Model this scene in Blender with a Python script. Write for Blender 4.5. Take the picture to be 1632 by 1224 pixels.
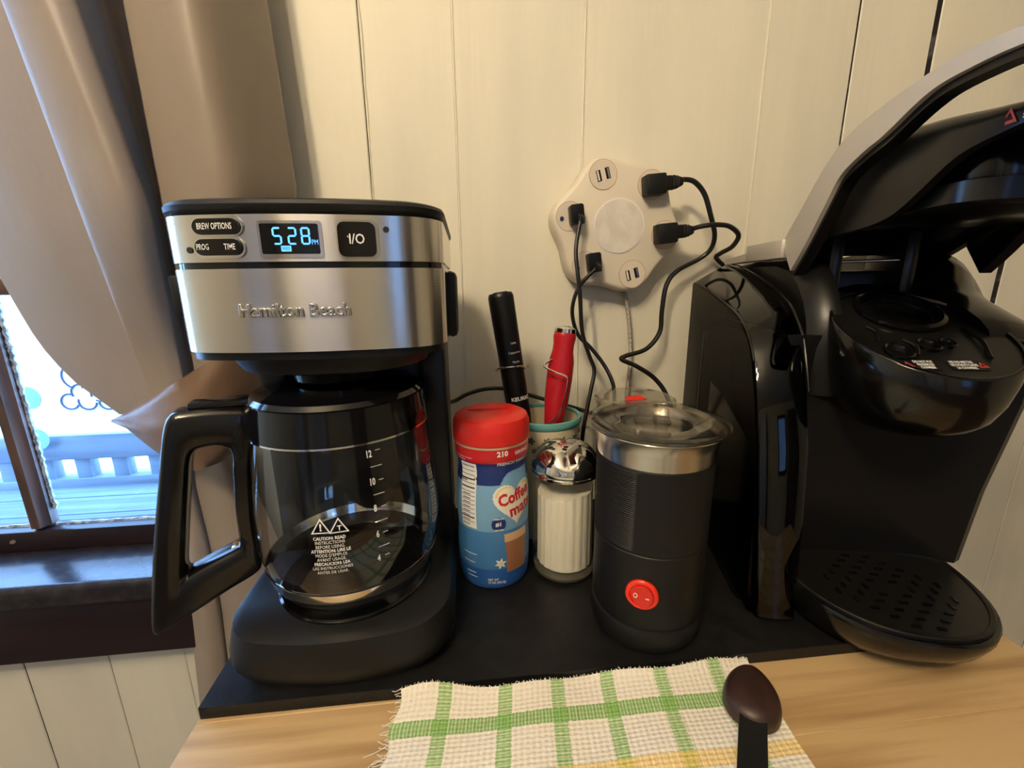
import bpy, bmesh, math, random
from mathutils import Vector, Matrix
random.seed(7)
PI = math.pi
S = bpy.context.scene
COL = S.collection
for o in list(bpy.data.objects): bpy.data.objects.remove(o)

# ------------------------------------------------------------------ camera
FPX = 680.0
pi_, ya_, ro_ = (math.radians(a) for a in (13.35, 6.0, -0.69))
FW = Vector((math.sin(ya_)*math.cos(pi_), math.cos(ya_)*math.cos(pi_), -math.sin(pi_)))
R0 = Vector((math.cos(ya_), -math.sin(ya_), 0)); U0 = R0.cross(FW)
RT = R0*math.cos(ro_) + U0*math.sin(ro_); UP = -R0*math.sin(ro_) + U0*math.cos(ro_)
CAM = Vector((0, 0, .31))
cd = bpy.data.cameras.new('camera'); cam = bpy.data.objects.new('camera', cd); COL.objects.link(cam)
cd.sensor_width = 36; cd.lens = FPX/1632*36; cd.clip_start = .01; cd.clip_end = 200
m = Matrix((RT, UP, -FW)).transposed().to_4x4(); m.translation = CAM; cam.matrix_world = m
S.camera = cam

# ------------------------------------------------------------------ view, world, lights
S.view_settings.view_transform = 'Standard'; S.view_settings.look = 'None'
S.view_settings.exposure = 0.12; S.view_settings.gamma = 1.0; S.view_settings.use_curve_mapping = False
W = bpy.data.worlds.new('daylight'); S.world = W; W.use_nodes = True
bg = W.node_tree.nodes['Background']; bg.inputs[0].default_value = (.28, .54, 1, 1); bg.inputs[1].default_value = 20.0
def area(name, loc, rot, sx, sy, power, col, portal=False):
    l = bpy.data.lights.new(name, 'AREA'); l.shape = 'RECTANGLE'; l.size = sx; l.size_y = sy; l.energy = power; l.color = col
    if portal: l.cycles.is_portal = True
    o = bpy.data.objects.new(name, l); COL.objects.link(o); o.location = loc; o.rotation_euler = rot; return o
area('window_portal', (-.85, .70, .5), (-PI/2, 0, 0), .95, 1.3, 1, (1, 1, 1), True)
area('window_portal_2', (.86, -2.64, .62), (PI/2, 0, 0), .60, 1.05, 1, (1, 1, 1), True)
LAMP = Vector((-.45, -.55, 1.22))
LAMP_W = 15.0
LAMP_COL = (1, .80, .53)

# ------------------------------------------------------------------ pixel rays (a pixel at a real depth gives a point in the room)
def ray(px, py): return FW + RT*((px-816)/FPX) - UP*((py-612)/FPX)
def at(px, py, Y):
    d = ray(px, py); return CAM + d*((Y-CAM.y)/d.y)
def onz(px, py, z):
    d = ray(px, py); return CAM + d*((z-CAM.z)/d.z)
def oncyl(px, py, cx, cy, r):          # near hit on an upright cylinder -> (angle, z)
    d = ray(px, py); ox, oy = CAM.x-cx, CAM.y-cy
    a = d.x*d.x+d.y*d.y; b = 2*(ox*d.x+oy*d.y); c = ox*ox+oy*oy-r*r
    t = (-b-math.sqrt(max(b*b-4*a*c, 0)))/(2*a); P = CAM+d*t
    return math.atan2(P.y-cy, P.x-cx), P.z

# ------------------------------------------------------------------ materials
MATS = {}
def mat(name, col, rough=.5, metal=0, spec=.5, trans=0, ior=1.45, emit=None, es=1, coat=0, noise=None, bump=None, aniso=None, sheen=0, sub=0):
    if name in MATS: return MATS[name]
    M = bpy.data.materials.new(name); M.use_nodes = True; nt = M.node_tree; b = nt.nodes['Principled BSDF']
    I = b.inputs
    I['Base Color'].default_value = (*col, 1); I['Roughness'].default_value = rough; I['Metallic'].default_value = metal
    I['Specular IOR Level'].default_value = spec; I['Transmission Weight'].default_value = trans; I['IOR'].default_value = ior
    I['Coat Weight'].default_value = coat; I['Sheen Weight'].default_value = sheen
    if sub: I['Subsurface Weight'].default_value = sub; I['Subsurface Radius'].default_value = (.01, .01, .01)
    if emit: I['Emission Color'].default_value = (*emit, 1); I['Emission Strength'].default_value = es
    if noise or bump:
        tc = nt.nodes.new('ShaderNodeTexCoord'); mp = nt.nodes.new('ShaderNodeMapping')
        nt.links.new(tc.outputs['Object'], mp.inputs[0])
    if noise:    # (scale xyz, second colour, detail, lo, hi)
        sc, c2, det, lo, hi = noise
        mp.inputs['Scale'].default_value = sc
        n = nt.nodes.new('ShaderNodeTexNoise'); n.inputs['Scale'].default_value = 1; n.inputs['Detail'].default_value = det
        nt.links.new(mp.outputs[0], n.inputs[0])
        r = nt.nodes.new('ShaderNodeValToRGB'); r.color_ramp.elements[0].position = lo; r.color_ramp.elements[1].position = hi
        r.color_ramp.elements[0].color = (*col, 1); r.color_ramp.elements[1].color = (*c2, 1)
        nt.links.new(n.outputs[0], r.inputs[0]); nt.links.new(r.outputs[0], I['Base Color'])
    if bump:     # (scale xyz, strength, distance)
        mp2 = nt.nodes.new('ShaderNodeMapping'); nt.links.new(tc.outputs['Object'], mp2.inputs[0]); mp2.inputs['Scale'].default_value = bump[0]
        n2 = nt.nodes.new('ShaderNodeTexNoise'); n2.inputs['Scale'].default_value = 1; n2.inputs['Detail'].default_value = 4
        nt.links.new(mp2.outputs[0], n2.inputs[0])
        bp = nt.nodes.new('ShaderNodeBump'); bp.inputs['Strength'].default_value = bump[1]; bp.inputs['Distance'].default_value = bump[2]
        nt.links.new(n2.outputs[0], bp.inputs['Height']); nt.links.new(bp.outputs[0], I['Normal'])
    MATS[name] = M; return M
def thin(name, tint, rough=.02, f0=.5, spec=(1, 1, 1)):      # thin-walled glass / clear plastic
    if name in MATS: return MATS[name]
    M = bpy.data.materials.new(name); M.use_nodes = True; nt = M.node_tree
    nt.nodes.remove(nt.nodes['Principled BSDF']); out = nt.nodes['Material Output']
    t = nt.nodes.new('ShaderNodeBsdfTransparent'); t.inputs[0].default_value = (*tint, 1)
    g = nt.nodes.new('ShaderNodeBsdfGlossy'); g.inputs['Roughness'].default_value = rough; g.inputs[0].default_value = (*spec, 1)
    f = nt.nodes.new('ShaderNodeFresnel')          # the same reflectance from either side of the thin wall
    ge = nt.nodes.new('ShaderNodeNewGeometry'); mi = nt.nodes.new('ShaderNodeMix')
    mi.inputs[2].default_value = 1+f0; mi.inputs[3].default_value = 1/(1+f0)
    nt.links.new(ge.outputs['Backfacing'], mi.inputs[0]); nt.links.new(mi.outputs[0], f.inputs['IOR'])
    mx = nt.nodes.new('ShaderNodeMixShader')
    nt.links.new(f.outputs[0], mx.inputs[0]); nt.links.new(t.outputs[0], mx.inputs[1]); nt.links.new(g.outputs[0], mx.inputs[2])
    nt.links.new(mx.outputs[0], out.inputs[0]); MATS[name] = M; return M

m_wall = mat('cream_paint', (.74, .705, .585), .55, noise=((9, 3, 1.6), (.63, .605, .515), 6, .42, .72), bump=((90, 40, 6), .25, .002))
m_gap = mat('dark_gap', (.025, .02, .022), .8, noise=((200, 30, 60), (.16, .15, .16), 3, .55, .7))
m_room = mat('room_paint', (.62, .54, .36), .7)
m_ceil = mat('ceiling_paint', (.75, .72, .64), .8)
m_floor = mat('floor_wood', (.16, .09, .05), .5, noise=((2, 14, 1), (.09, .05, .03), 4, .4, .6))
m_trimdark = mat('dark_brown_trim', (.010, .006, .009), .30, noise=((4, 30, 30), (.018, .009, .011), 4, .4, .7), bump=((30, 120, 120), .2, .001))
m_sill = mat('dark_sill_paint', (.016, .015, .020), .20, noise=((60, 90, 60), (.03, .028, .034), 4, .4, .7), bump=((40, 40, 40), .2, .0008))
m_muntin = mat('brown_muntin', (.10, .055, .04), .4, noise=((60, 60, 8), (.05, .03, .025), 4, .4, .6))
m_chip = mat('chipped_paint', (.35, .42, .5), .7, noise=((120, 120, 120), (.12, .14, .18), 3, .45, .6))
m_oak = mat('butcher_block', (.50, .345, .175), .30, noise=((3.0, 60, 30), (.31, .185, .08), 5, .44, .68), bump=((8, 200, 60), .08, .001))
m_cartwood = mat('cart_paint', (.5, .48, .42), .5)
m_board = mat('black_board_laminate', (.005, .005, .006), .40, spec=.32, bump=((300, 300, 300), .25, .0006), noise=((80, 80, 80), (.008, .008, .009), 3, .4, .6))
m_blk = mat('black_plastic', (.004, .004, .0045), .34, spec=.32)
m_blkm = mat('black_plastic_matte', (.006, .006, .0065), .48, spec=.32, bump=((900, 900, 900), .12, .0003))
m_blkg = mat('black_plastic_gloss', (.003, .003, .0035), .10)
m_rub = mat('black_rubber', (.012, .012, .013), .55)
m_cord = mat('black_cord', (.005, .005, .005), .4)

def steel(name, col, rough, scale, axis):
    M = mat(name, col, rough, 1, bump=(scale, .06, .0004)); b = M.node_tree.nodes['Principled BSDF']
    b.inputs['Anisotropic'].default_value = .9; b.inputs['Anisotropic Rotation'].default_value = .25
    tg = M.node_tree.nodes.new('ShaderNodeTangent'); tg.direction_type = 'RADIAL'; tg.axis = 'Z'
    M.node_tree.links.new(tg.outputs[0], b.inputs['Tangent']); return M
m_steel = steel('brushed_steel', (.66, .63, .59), .23, (14, 14, 900), 'Z')
m_steel2 = steel('satin_steel', (.52, .505, .48), .26, (14, 14, 700), 'Z')
m_chrome = mat('chrome', (.72, .70, .66), .10, 1)
m_wire = mat('steel_wire', (.6, .57, .5), .2, 1)
m_silver = mat('silver_paint', (.52, .49, .45), .40, .35)
m_white = mat('white_print', (.75, .75, .75), .6)
m_glass = thin('carafe_glass', (.93, .94, .94), .015, .5)
m_pane = thin('window_glass', (.96, .98, 1), .01, .5)
m_clear = thin('clear_plastic', (.80, .78, .74), .10, .6)
m_smoke = thin('smoked_plastic', (.15, .14, .125), .04, .45); m_smoke2 = thin('smoked_plastic_inner', (.10, .09, .085), .12, .3, (.5, .5, .5))

# ------------------------------------------------------------------ objects
INV = {}
def tag(o, label=None, cat=None, group=None, kind=None):
    if label: o['label'] = label
    if cat: o['category'] = cat
    if group: o['group'] = group
    if kind: o['kind'] = kind
    return o
def thing(name, label, cat, loc=(0, 0, 0), rotz=0, group=None, kind=None):
    o = bpy.data.objects.new(name, None); COL.objects.link(o); o.empty_display_size = .02
    o.location = loc; o.rotation_euler = (0, 0, rotz)
    INV[o.name] = (Matrix.Translation(loc) @ Matrix.Rotation(rotz, 4, 'Z')).inverted()
    return tag(o, label, cat, group, kind)
def obj(name, bm, mt, parent=None, world=True, smooth=35, label=None, kind=None):
    me = bpy.data.meshes.new(name)
    inv = INV.get(parent.name) if parent else None
    if inv is not None and world: bmesh.ops.transform(bm, matrix=inv, verts=bm.verts)
    bmesh.ops.recalc_face_normals(bm, faces=bm.faces)
    bm.to_mesh(me); bm.free()
    if smooth: me.shade_smooth(); me.set_sharp_from_angle(angle=math.radians(smooth))
    for x in (mt if isinstance(mt, (list, tuple)) else [mt]): me.materials.append(x)
    o = bpy.data.objects.new(name, me); COL.objects.link(o)
    if parent: o.parent = parent; INV[o.name] = inv if inv is not None else Matrix()
    if label: o['label'] = label
    if kind: o['kind'] = kind
    return o
def join(*bms):
    r = bmesh.new()
    for b in bms:
        me = bpy.data.meshes.new('t'); b.to_mesh(me); b.free(); r.from_mesh(me); bpy.data.meshes.remove(me)
    return r
def warp(bm, f):
    for v in bm.verts: v.co = Vector(f(v.co))
    return bm
def move(bm, M):
    bmesh.ops.transform(bm, matrix=M, verts=bm.verts); return bm
def frame(loc, xax, zax):             # matrix: local x along xax, local z along zax
    z = Vector(zax).normalized(); y = z.cross(Vector(xax)).normalized(); x = y.cross(z)
    M = Matrix((x, y, z)).transposed().to_4x4(); M.translation = loc; return M
def bevel(bm, w, seg=2, ang=30):
    es = [e for e in bm.edges if len(e.link_faces) == 2 and e.calc_face_angle(0) > math.radians(ang)]
    bmesh.ops.bevel(bm, geom=es, offset=w, segments=seg, profile=.5, affect='EDGES', clamp_overlap=True); return bm
def box(x0, x1, y0, y1, z0, z1, bv=0, seg=2):
    bm = bmesh.new(); bmesh.ops.create_cube(bm, size=1)
    for v in bm.verts: v.co = ((x0+x1)/2+v.co.x*(x1-x0), (y0+y1)/2+v.co.y*(y1-y0), (z0+z1)/2+v.co.z*(z1-z0))
    if bv: bevel(bm, bv, seg)
    return bm
def loft(loops, cap=True, closed=True, wrap=False):
    bm = bmesh.new(); V = [[bm.verts.new(p) for p in L] for L in loops]; n = len(V[0])
    pairs = list(zip(V, V[1:])) + ([(V[-1], V[0])] if wrap else [])
    for A, B in pairs:
        for i in range(n if closed else n-1):
            j = (i+1) % n
            try: bm.faces.new((A[i], A[j], B[j], B[i]))
            except ValueError: pass
    if cap and closed and not wrap:
        bm.faces.new(V[0][::-1]); bm.faces.new(V[-1])
    return bm
def lathe(prof, cx=0, cy=0, n=48, cap=True):
    return loft([[(cx+r*math.cos(2*PI*i/n), cy+r*math.sin(2*PI*i/n), z) for i in range(n)] for r, z in prof], cap)
def cyl(p0, p1, r0, r1=None, n=20):
    p0 = Vector(p0); p1 = Vector(p1); r1 = r0 if r1 is None else r1
    d = (p1-p0); x = Vector((1, 0, 0)) if abs(d.normalized().x) < .9 else Vector((0, 1, 0))
    bm = lathe([(r0, 0), (r1, d.length)], n=n); return move(bm, frame(p0, x, d))
def spline(pts, k=8):
    P = [Vector(p) for p in pts]; P = [P[0]*2-P[1]]+P+[P[-1]*2-P[-2]]; out = []
    for i in range(1, len(P)-2):
        a, b, c, d = P[i-1:i+3]
        for s in range(k):
            t = s/k; out.append(.5*((2*b)+(c-a)*t+(2*a-5*b+4*c-d)*t*t+(3*b-a-3*c+d)*t**3))
    out.append(P[-2]); return out
def tube(pts, r, n=8, k=8, flat=1):
    P = spline(pts, k) if k else [Vector(p) for p in pts]; loops = []; up = None
    for i, p in enumerate(P):
        d = (P[min(i+1, len(P)-1)]-P[max(i-1, 0)]).normalized()
        if up is None: up = d.orthogonal().normalized()
        up = (up-d*up.dot(d)).normalized(); s = d.cross(up)
        rr_ = r(i/(len(P)-1)) if callable(r) else r
        loops.append([p+up*rr_*math.cos(2*PI*j/n)*flat+s*rr_*math.sin(2*PI*j/n) for j in range(n)])
    return loft(loops)
def rr(w, d, r, n=5, cx=0, cy=0):      # rounded rectangle, counter-clockwise, half sizes w,d
    out = []
    for qx, qy, a0 in ((1, 1, 0), (-1, 1, 90), (-1, -1, 180), (1, -1, 270)):
        for i in range(n+1):
            a = math.radians(a0+90*i/n); out.append((cx+qx*(w-r)+r*math.cos(a), cy+qy*(d-r)+r*math.sin(a)))
    return out
def slab(pts, z0, z1, bv=0, seg=2):    # outline in xy raised from z0 to z1
    bm = loft([[(x, y, z0) for x, y in pts], [(x, y, z1) for x, y in pts]])
    if bv: bevel(bm, bv, seg, 50)
    return bm
def plate(pts, t, M, bv=0):            # outline in local xy, thickness along local z, placed by M
    return move(slab(pts, 0, t, bv), M)
_T = {}
def text(body, size, extrude=0, bold=0, align='CENTER', squash=1, shear=0, bev=0):
    key = (body, size, extrude, bold, align, squash, shear, bev)
    if key not in _T:
        c = bpy.data.curves.new('t', 'FONT'); c.body = body; c.size = size; c.extrude = extrude; c.offset = bold; c.align_x = align; c.align_y = 'CENTER'
        c.resolution_u = 2; c.bevel_depth = bev; c.bevel_resolution = 1 if bev else 0; c.shear = shear; c.space_line = .95
        o = bpy.data.objects.new('t', c); COL.objects.link(o); bpy.context.view_layer.update()
        me = bpy.data.meshes.new_from_object(o.evaluated_get(bpy.context.evaluated_depsgraph_get()))
        bpy.data.objects.remove(o); _T[key] = me
    bm = bmesh.new(); bm.from_mesh(_T[key])
    for v in bm.verts: v.co.x *= squash
    return bm

# ================================================================== ROOM SHELL
WY = .595
wall = thing('wall_back', None, None, (0, WY, -.9), kind='structure')
obj('wall_backing', join(box(-.40, 2.2, WY+.016, WY+.03, -.9, 1.5), box(-2.0, -.40, WY+.016, WY+.03, -.9, -.16), box(-2.0, -.40, WY+.016, WY+.03, 1.05, 1.5)), m_gap, wall, smooth=0)
J = [at(*p, WY).x for p in ((580, 150), (725, 150), (930, 150), (1214, 150), (1351, 150), (1476, 130), (1606, 385))]
joints = [(-.40, .0010), (-.26, .0008)] + list(zip(J, (.0009, .0008, .0008, .0008, .0022, .0085, .009)))
x = joints[-1][0]
while x < 2.05: x += .13; joints.append((x, .002))
def plank(x0, x1, z0, z1):
    o = obj('plank', box(x0, x1, WY+random.uniform(-.0006, .0006), WY+.018, z0, z1, .0012, 1), [m_wall, m_gap], wall)
    for p in o.data.polygons:
        if abs(p.normal.x) > .9: p.material_index = 1          # bare unpainted edge
for (a, ga), (b, gb) in zip(joints, joints[1:]): plank(a+ga/2, b-gb/2, -.9, 1.5)
low = [at(p, 1030, WY).x for p in (291, 167)]
xs = [-.40]+low
while xs[-1] > -1.9: xs.append(xs[-1]-.115)
for b, a in zip(xs, xs[1:]):
    plank(a+.0003, b-.0003, -.9, -.16); plank(a+.0003, b-.0003, 1.05, 1.5)
# caulk beads that run down the tighter joints
for j, w in ((J[1], .0022), (J[2], .0024), (J[3], .0022)):
    P = [(j+random.uniform(-.0006, .0006), WY-.0004, z/20) for z in range(-4, 30)]
    obj('caulk_bead', tube(P, w*.6, 6, 2), m_wall, wall)
P = [(J[0]+.0022+random.uniform(-.0007, .0007), WY-.0002, z/50) for z in range(-10, 75)]
obj('caulk_bead', tube(P, lambda t: .0008+.0009*abs(math.sin(t*57)*math.sin(t*23)), 6, 2), m_wall, wall)

def struct(name, bm, mt): return tag(obj(name, bm, mt, smooth=0), kind='structure')
struct('wall_left', box(-2.05, -2.0, -2.6, WY, -.9, 1.5), m_room)
WA, WB = .56, 1.16
struct('wall_right', box(2.2, 2.25, -2.6, WY+.03, -.9, 1.5), m_room)
struct('wall_front', join(box(-2.05, WA, -2.65, -2.6, -.9, 1.5), box(WB, 2.25, -2.65, -2.6, -.9, 1.5), box(WA, WB, -2.65, -2.6, -.9, .1), box(WA, WB, -2.65, -2.6, 1.15, 1.5)), m_room)
struct('floor', box(-2.05, 2.25, -2.65, WY+.03, -.95, -.9), m_floor)
struct('ceiling', box(-2.05, 2.25, -2.65, WY+.1, 1.5, 1.55), m_ceil)
win2 = thing('window_2', None, None, ((WA+WB)/2, -2.6, .1), kind='structure')
obj('window_frame', join(box(WA-.03, WA+.04, -2.64, -2.57, .06, 1.19, .003), box(WB-.04, WB+.03, -2.64, -2.57, .06, 1.19, .003), box(WA+.04, WB-.04, -2.64, -2.57, .06, .13, .003), box(WA+.04, WB-.04, -2.64, -2.57, 1.12, 1.19, .003)), m_trimdark, win2)
m_dimpane = thin('dimming_pane', (.28, .28, .29), .5, .3)  # grey tint added to the pane to dim the second window's daylight
obj('pane', box(WA+.04, WB-.04, -2.612, -2.610, .13, 1.12), m_dimpane, win2, smooth=0)

# unseen cupboards added behind the viewer to band the reflections in the steel
m_cab = mat('unseen_cabinet_grey', (.34, .33, .34), .45); m_cabd = mat('unseen_cabinet_dark', (.10, .075, .06), .4)
def cupboard(x0, x1, y0, y1, z1, mt, lab_):
    t = thing('unseen_cupboard', lab_, 'cupboard', ((x0+x1)/2, (y0+y1)/2, -.9))
    obj('carcass', box(x0, x1, y0, y1, -.8995, z1, .004), mt, t)
    xm_ = (x0+x1)/2
    for a, b in ((x0+.01, xm_-.003), (xm_+.003, x1-.01)):
        d = obj('door', box(a, b, y1, y1+.02, -.85, z1-.02, .004), mt, t)
        hx = xm_-.03 if a < xm_-.05 else xm_+.03
        obj('handle', cyl((hx, y1+.035, .05), (hx, y1+.035, .25), .006), m_chrome, d)
cupboard(-1.98, -1.45, -2.59, -2.0, 1.05, m_cab, 'unseen grey cupboard added in the far left corner for steel reflections')
cupboard(-.98, -.25, -2.59, -2.15, 1.2, m_cab, 'unseen wide grey cupboard added against the far wall for steel reflections')
cupboard(1.30, 2.1, -2.59, -2.1, 1.1, m_cabd, 'unseen dark brown cupboard added in the far right corner for reflections')

# window
win = thing('window_1', None, None, (-.85, .65, -.075), kind='structure')
X0, X1, SZ = -1.30, -.40, -.073
obj('window_sill', box(X0-.08, X1+.06, .548, .70, SZ-.035, SZ, .008, 3), m_sill, win)
obj('sill_apron', box(X0-.08, X1+.06, .556, WY-.001, -.197, SZ-.03, .004), m_trimdark, win)
obj('jamb', box(X1, X1+.03, .575, .70, SZ, 1.06, .003), m_trimdark, win)
obj('jamb', box(X0-.03, X0, .575, .70, SZ, 1.06, .003), m_trimdark, win)
obj('head_jamb', box(X0, X1, .575, .70, 1.03, 1.06, .003), m_trimdark, win)
GY = .655
obj('bottom_rail', box(X0, X1, .637, .672, SZ, at(120, 843, .637).z, .004), m_trimdark, win)
obj('sash_stile', box(X1-.04, X1, .637, .672, SZ, 1.03, .003), m_trimdark, win)
obj('sash_stile', box(X0, X0+.04, .637, .672, SZ, 1.03, .003), m_trimdark, win)
# moulded muntin between the panes
a = at(53, 822, .640)
def munt(x, z0, z1):
    pr = [(-.013, .660), (-.013, .648), (-.009, .645), (-.006, .637), (.006, .637), (.009, .645), (.013, .648), (.013, .660)]
    return loft([[(x+u, y, z) for u, y in pr] for z in (z0, z1)])
xm = at(48, 800, .64).x
obj('muntin', munt(xm, a.z-.02, 1.03), m_muntin, win)
hz = at(0, 457, .64).z
obj('muntin', box(X0+.04, X1-.04, .640, .660, hz-.011, hz+.011, .004), m_muntin, win)
ch = [(xm+.014+random.uniform(0, .004)*(i % 2), .6565, SZ+.06+i*.006) for i in range(52)]
obj('chipped_paint_edge', tube(ch, .003, 5, 1), m_chip, win)
obj('chipped_paint_edge', tube([(X0+.05+.01*i, .6555, at(120, 838, .65).z+random.uniform(.001, .003)) for i in range(80)], .003, 5, 1), m_chip, win)
for zz0, zz1 in ((SZ+.03, hz), (hz, 1.02)):
    for xx0, xx1 in ((X0+.04, xm), (xm, X1-.04)): obj('pane', box(xx0, xx1, GY, GY+.003, zz0, zz1), m_pane, win, smooth=0)
obj('sash_pin', cyl(at(20, 864, .637), at(20, 864, .634), .003), m_wire, win)

# ================================================================== OUTSIDE
m_deck = mat('deck_wood', (.15, .21, .27), .7, noise=((2, 40, 20), (.10, .14, .19), 4, .4, .6))
m_banner = mat('banner_vinyl', (.85, .85, .85), .6)
m_ink = mat('banner_ink', (.03, .05, .12), .6)
m_dot = mat('banner_blue', (.18, .36, .5), .6)
m_ground = mat('pale_ground', (.75, .75, .72), .9)
tag(obj('outdoor_ground', box(-9, 6, .9, 14, -1.6, -1.5), m_ground, smooth=0), kind='structure')
BY = 1.55
rail = thing('deck_railing', 'weathered wooden deck railing with square balusters outside the window', 'railing', (-1.6, BY, -.75))
zt, zt2 = at(150, 688, BY).z, at(150, 727, BY).z
zb, zb2 = at(150, 757, BY).z, at(150, 778, BY).z
obj('top_rail', box(-3.2, -.3, BY-.03, BY+.03, zt2, zt, .006), m_deck, rail)
obj('bottom_rail', box(-3.2, -.3, BY-.025, BY+.025, zb2, zb, .006), m_deck, rail)
b0 = at(80, 740, BY).x; bp = at(140, 740, BY).x-b0
for i in range(-14, 10):
    xx = b0+bp*i
    if -3.15 < xx < -.35: obj('baluster', box(xx-.024, xx+.024, BY-.02, BY+.02, zb-.01, zt2+.01, .003), m_deck, rail)
obj('newel_post', box(-.42, -.32, BY-.05, BY+.05, -.9, zt+.05, .008), m_deck, rail)
obj('newel_post', box(-3.2, -3.1, BY-.05, BY+.05, -.9, zt+.05, .008), m_deck, rail)
dk = thing('outdoor_deck', None, None, (-1.6, 1.2, -.5), kind='structure')
dz = at(150, 790, BY-.1).z
for i in range(8):
    y0 = .74+i*.118
    obj('deck_board', box(-3.2, -.3, y0, y0+.112, dz-.03, dz, .004), m_deck, dk)
# banner hung on the railing
BN = BY-.045
ban = thing('banner', 'white vinyl banner with blue dot and scalloped outline drawing hung on the outdoor railing', 'banner', (-1.5, BN, .1))
q0, q1 = at(30, 690, BN), at(186, 669, BN)
def bsh(p):   # banner's lower edge slopes a little
    return p
obj('banner_sheet', box(-3.0, -.44, BN, BN+.003, q0.z-.01, .95), m_banner, ban, smooth=0)
def bdisc(px, py, r, y, mt, nm, n=24):
    c = at(px, py, BN); obj(nm, plate([(r*math.cos(2*PI*i/n), r*math.sin(2*PI*i/n)) for i in range(n)], .001, frame((c.x, BN-y, c.z), (1, 0, 0), (0, -1, 0))), mt, ban)
bdisc(45, 634, .037, .0005, m_dot, 'printed_dot'); bdisc(60, 700, .036, .0005, m_dot, 'printed_dot')
def barc(px, py, r, a0, a1):
    c = at(px, py, BN); return tube([(c.x+r*math.cos(math.radians(a0+(a1-a0)*i/12)), BN-.001, c.z+r*math.sin(math.radians(a0+(a1-a0)*i/12))) for i in range(13)], .0028, 5, 0)
obj('printed_outline', join(*[barc(*q) for q in ((112, 640, .026, 60, 330), (128, 625, .026, 40, 210), (140, 640, .027, 160, 350), (145, 616, .026, 20, 190), (158, 628, .024, -120, 200), (172, 640, .026, 180, 380), (120, 600, .04, 90, 250), (160, 612, .03, 20, 170), (186, 628, .03, 60, 300), (200, 645, .03, 100, 330))]), m_ink, ban)

# ================================================================== CURTAIN
def fabric(name, c1, c2, rough, sheen):
    M = mat(name, c1, rough, noise=((6, 6, 3), c2, 3, .35, .7), bump=((40, 40, 14), .25, .004), sheen=sheen)
    nt = M.node_tree; b = nt.nodes['Principled BSDF']; out = nt.nodes['Material Output']
    tr = nt.nodes.new('ShaderNodeBsdfTranslucent'); tr.inputs[0].default_value = (c1[0]*.6, c1[1]*.6, c1[2]*.6, 1)
    mx = nt.nodes.new('ShaderNodeMixShader'); mx.inputs[0].default_value = .20
    nt.links.new(b.outputs[0], mx.inputs[1]); nt.links.new(tr.outputs[0], mx.inputs[2]); nt.links.new(mx.outputs[0], out.inputs[0]); return M
m_cur = fabric('taupe_satin', (.315, .255, .207), (.27, .22, .18), .42, .2)
m_tie = fabric('taupe_satin_tie', (.20, .125, .08), (.155, .095, .065), .38, .2)
def lineat(L, z, Y):
    # polyline of pixels -> x at height z (at depth Y), extended upwards along its first leg
    P = [at(px, py, Y) for px, py in L]
    for a, b in zip(P, P[1:]):
        if a.z >= z >= b.z or (a is P[0] and z > a.z) or (b is P[-1] and z < b.z):
            t = (a.z-z)/(a.z-b.z) if abs(a.z-b.z) > 1e-6 else 0
            return a.x+(b.x-a.x)*t
    return P[-1].x
def sheet(cols, zs, sub=5, pull=1):
    loops = []
    for z in zs:
        k = min(max((.40-z)/.20, 0), 1)*pull; k = k*k*(3-2*k)
        row = [Vector((lineat(L, z, Y+(.545-Y)*k*.8), Y+(.545-Y)*k*.8, z)) for L, Y in cols]
        loops.append(spline(row, sub))
    return loft(loops, False, False)
cur = thing('curtain', 'taupe satin curtain gathered beside the window by a matching tieback', 'curtain', (-.35, .55, -.25))
E0 = [(-60, 300), (-10, 425), (28, 492), (62, 548), (112, 604), (190, 660), (200, 668)]
Lm = [(-80, 0), (-10, 200), (80, 420), (212, 640)]
L1 = [(2, 0), (158, 420), (238, 628), (248, 655)]
L12 = [(66, 0), (200, 336), (268, 610), (270, 640)]
L2 = [(123, 0), (240, 336), (292, 600), (298, 640)]
Lg = [(160, 0), (245, 300), (300, 600), (305, 640)]
L3 = [(197, 0), (257, 310), (312, 600), (315, 640)]
L34 = [(310, 0), (370, 310), (345, 600), (335, 640)]
L4a = [(405, 0), (458, 315), (380, 600), (350, 640)]
L4 = [(425, 0), (475, 315), (400, 600), (360, 640)]
def sh(L, d): return [(x+d, y) for x, y in L]
cols = [(E0, .545), (sh(Lm, 0), .520), (sh(L1, -20), .518), (sh(L1, 14), .515), (sh(L1, 12), .488), (L1, .476), (sh(L1, 9), .465), (L12, .452), (sh(L2, -8), .462), (L2, .475), (sh(L2, -3), .495), (Lg, .565),
        (sh(L3, 10), .54), (sh(L3, 3), .50), (L3, .485), (sh(L3, 10), .474), (L34, .462), (L4a, .528), (L4, .548), (sh(L4, -4), .57)]
zs = [1.0-.02*i for i in range(0, 43)]
panel = obj('curtain_panel', sheet(cols, zs), m_cur, cur, smooth=80)
T0 = [(250, 660), (262, 725), (303, 985), (330, 1224)]
T1 = [(306, 690), (311, 770), (335, 870), (352, 960), (385, 1224)]
T2 = [(345, 690), (365, 770), (400, 900), (440, 1224)]
T3 = [(372, 690), (405, 770), (460, 900), (520, 1224)]
zs2 = [.20-.018*i for i in range(0, 34)]
tail = obj('curtain_tail', sheet([(T0, .56), (sh(T0, 22), .54), (sh(T1, -6), .545), (sh(T1, 4), .565), (T1, .55), (sh(T1, 12), .542), (T2, .53), (T3, .56)], zs2, 5, 0), m_cur, cur, smooth=80)
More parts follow.
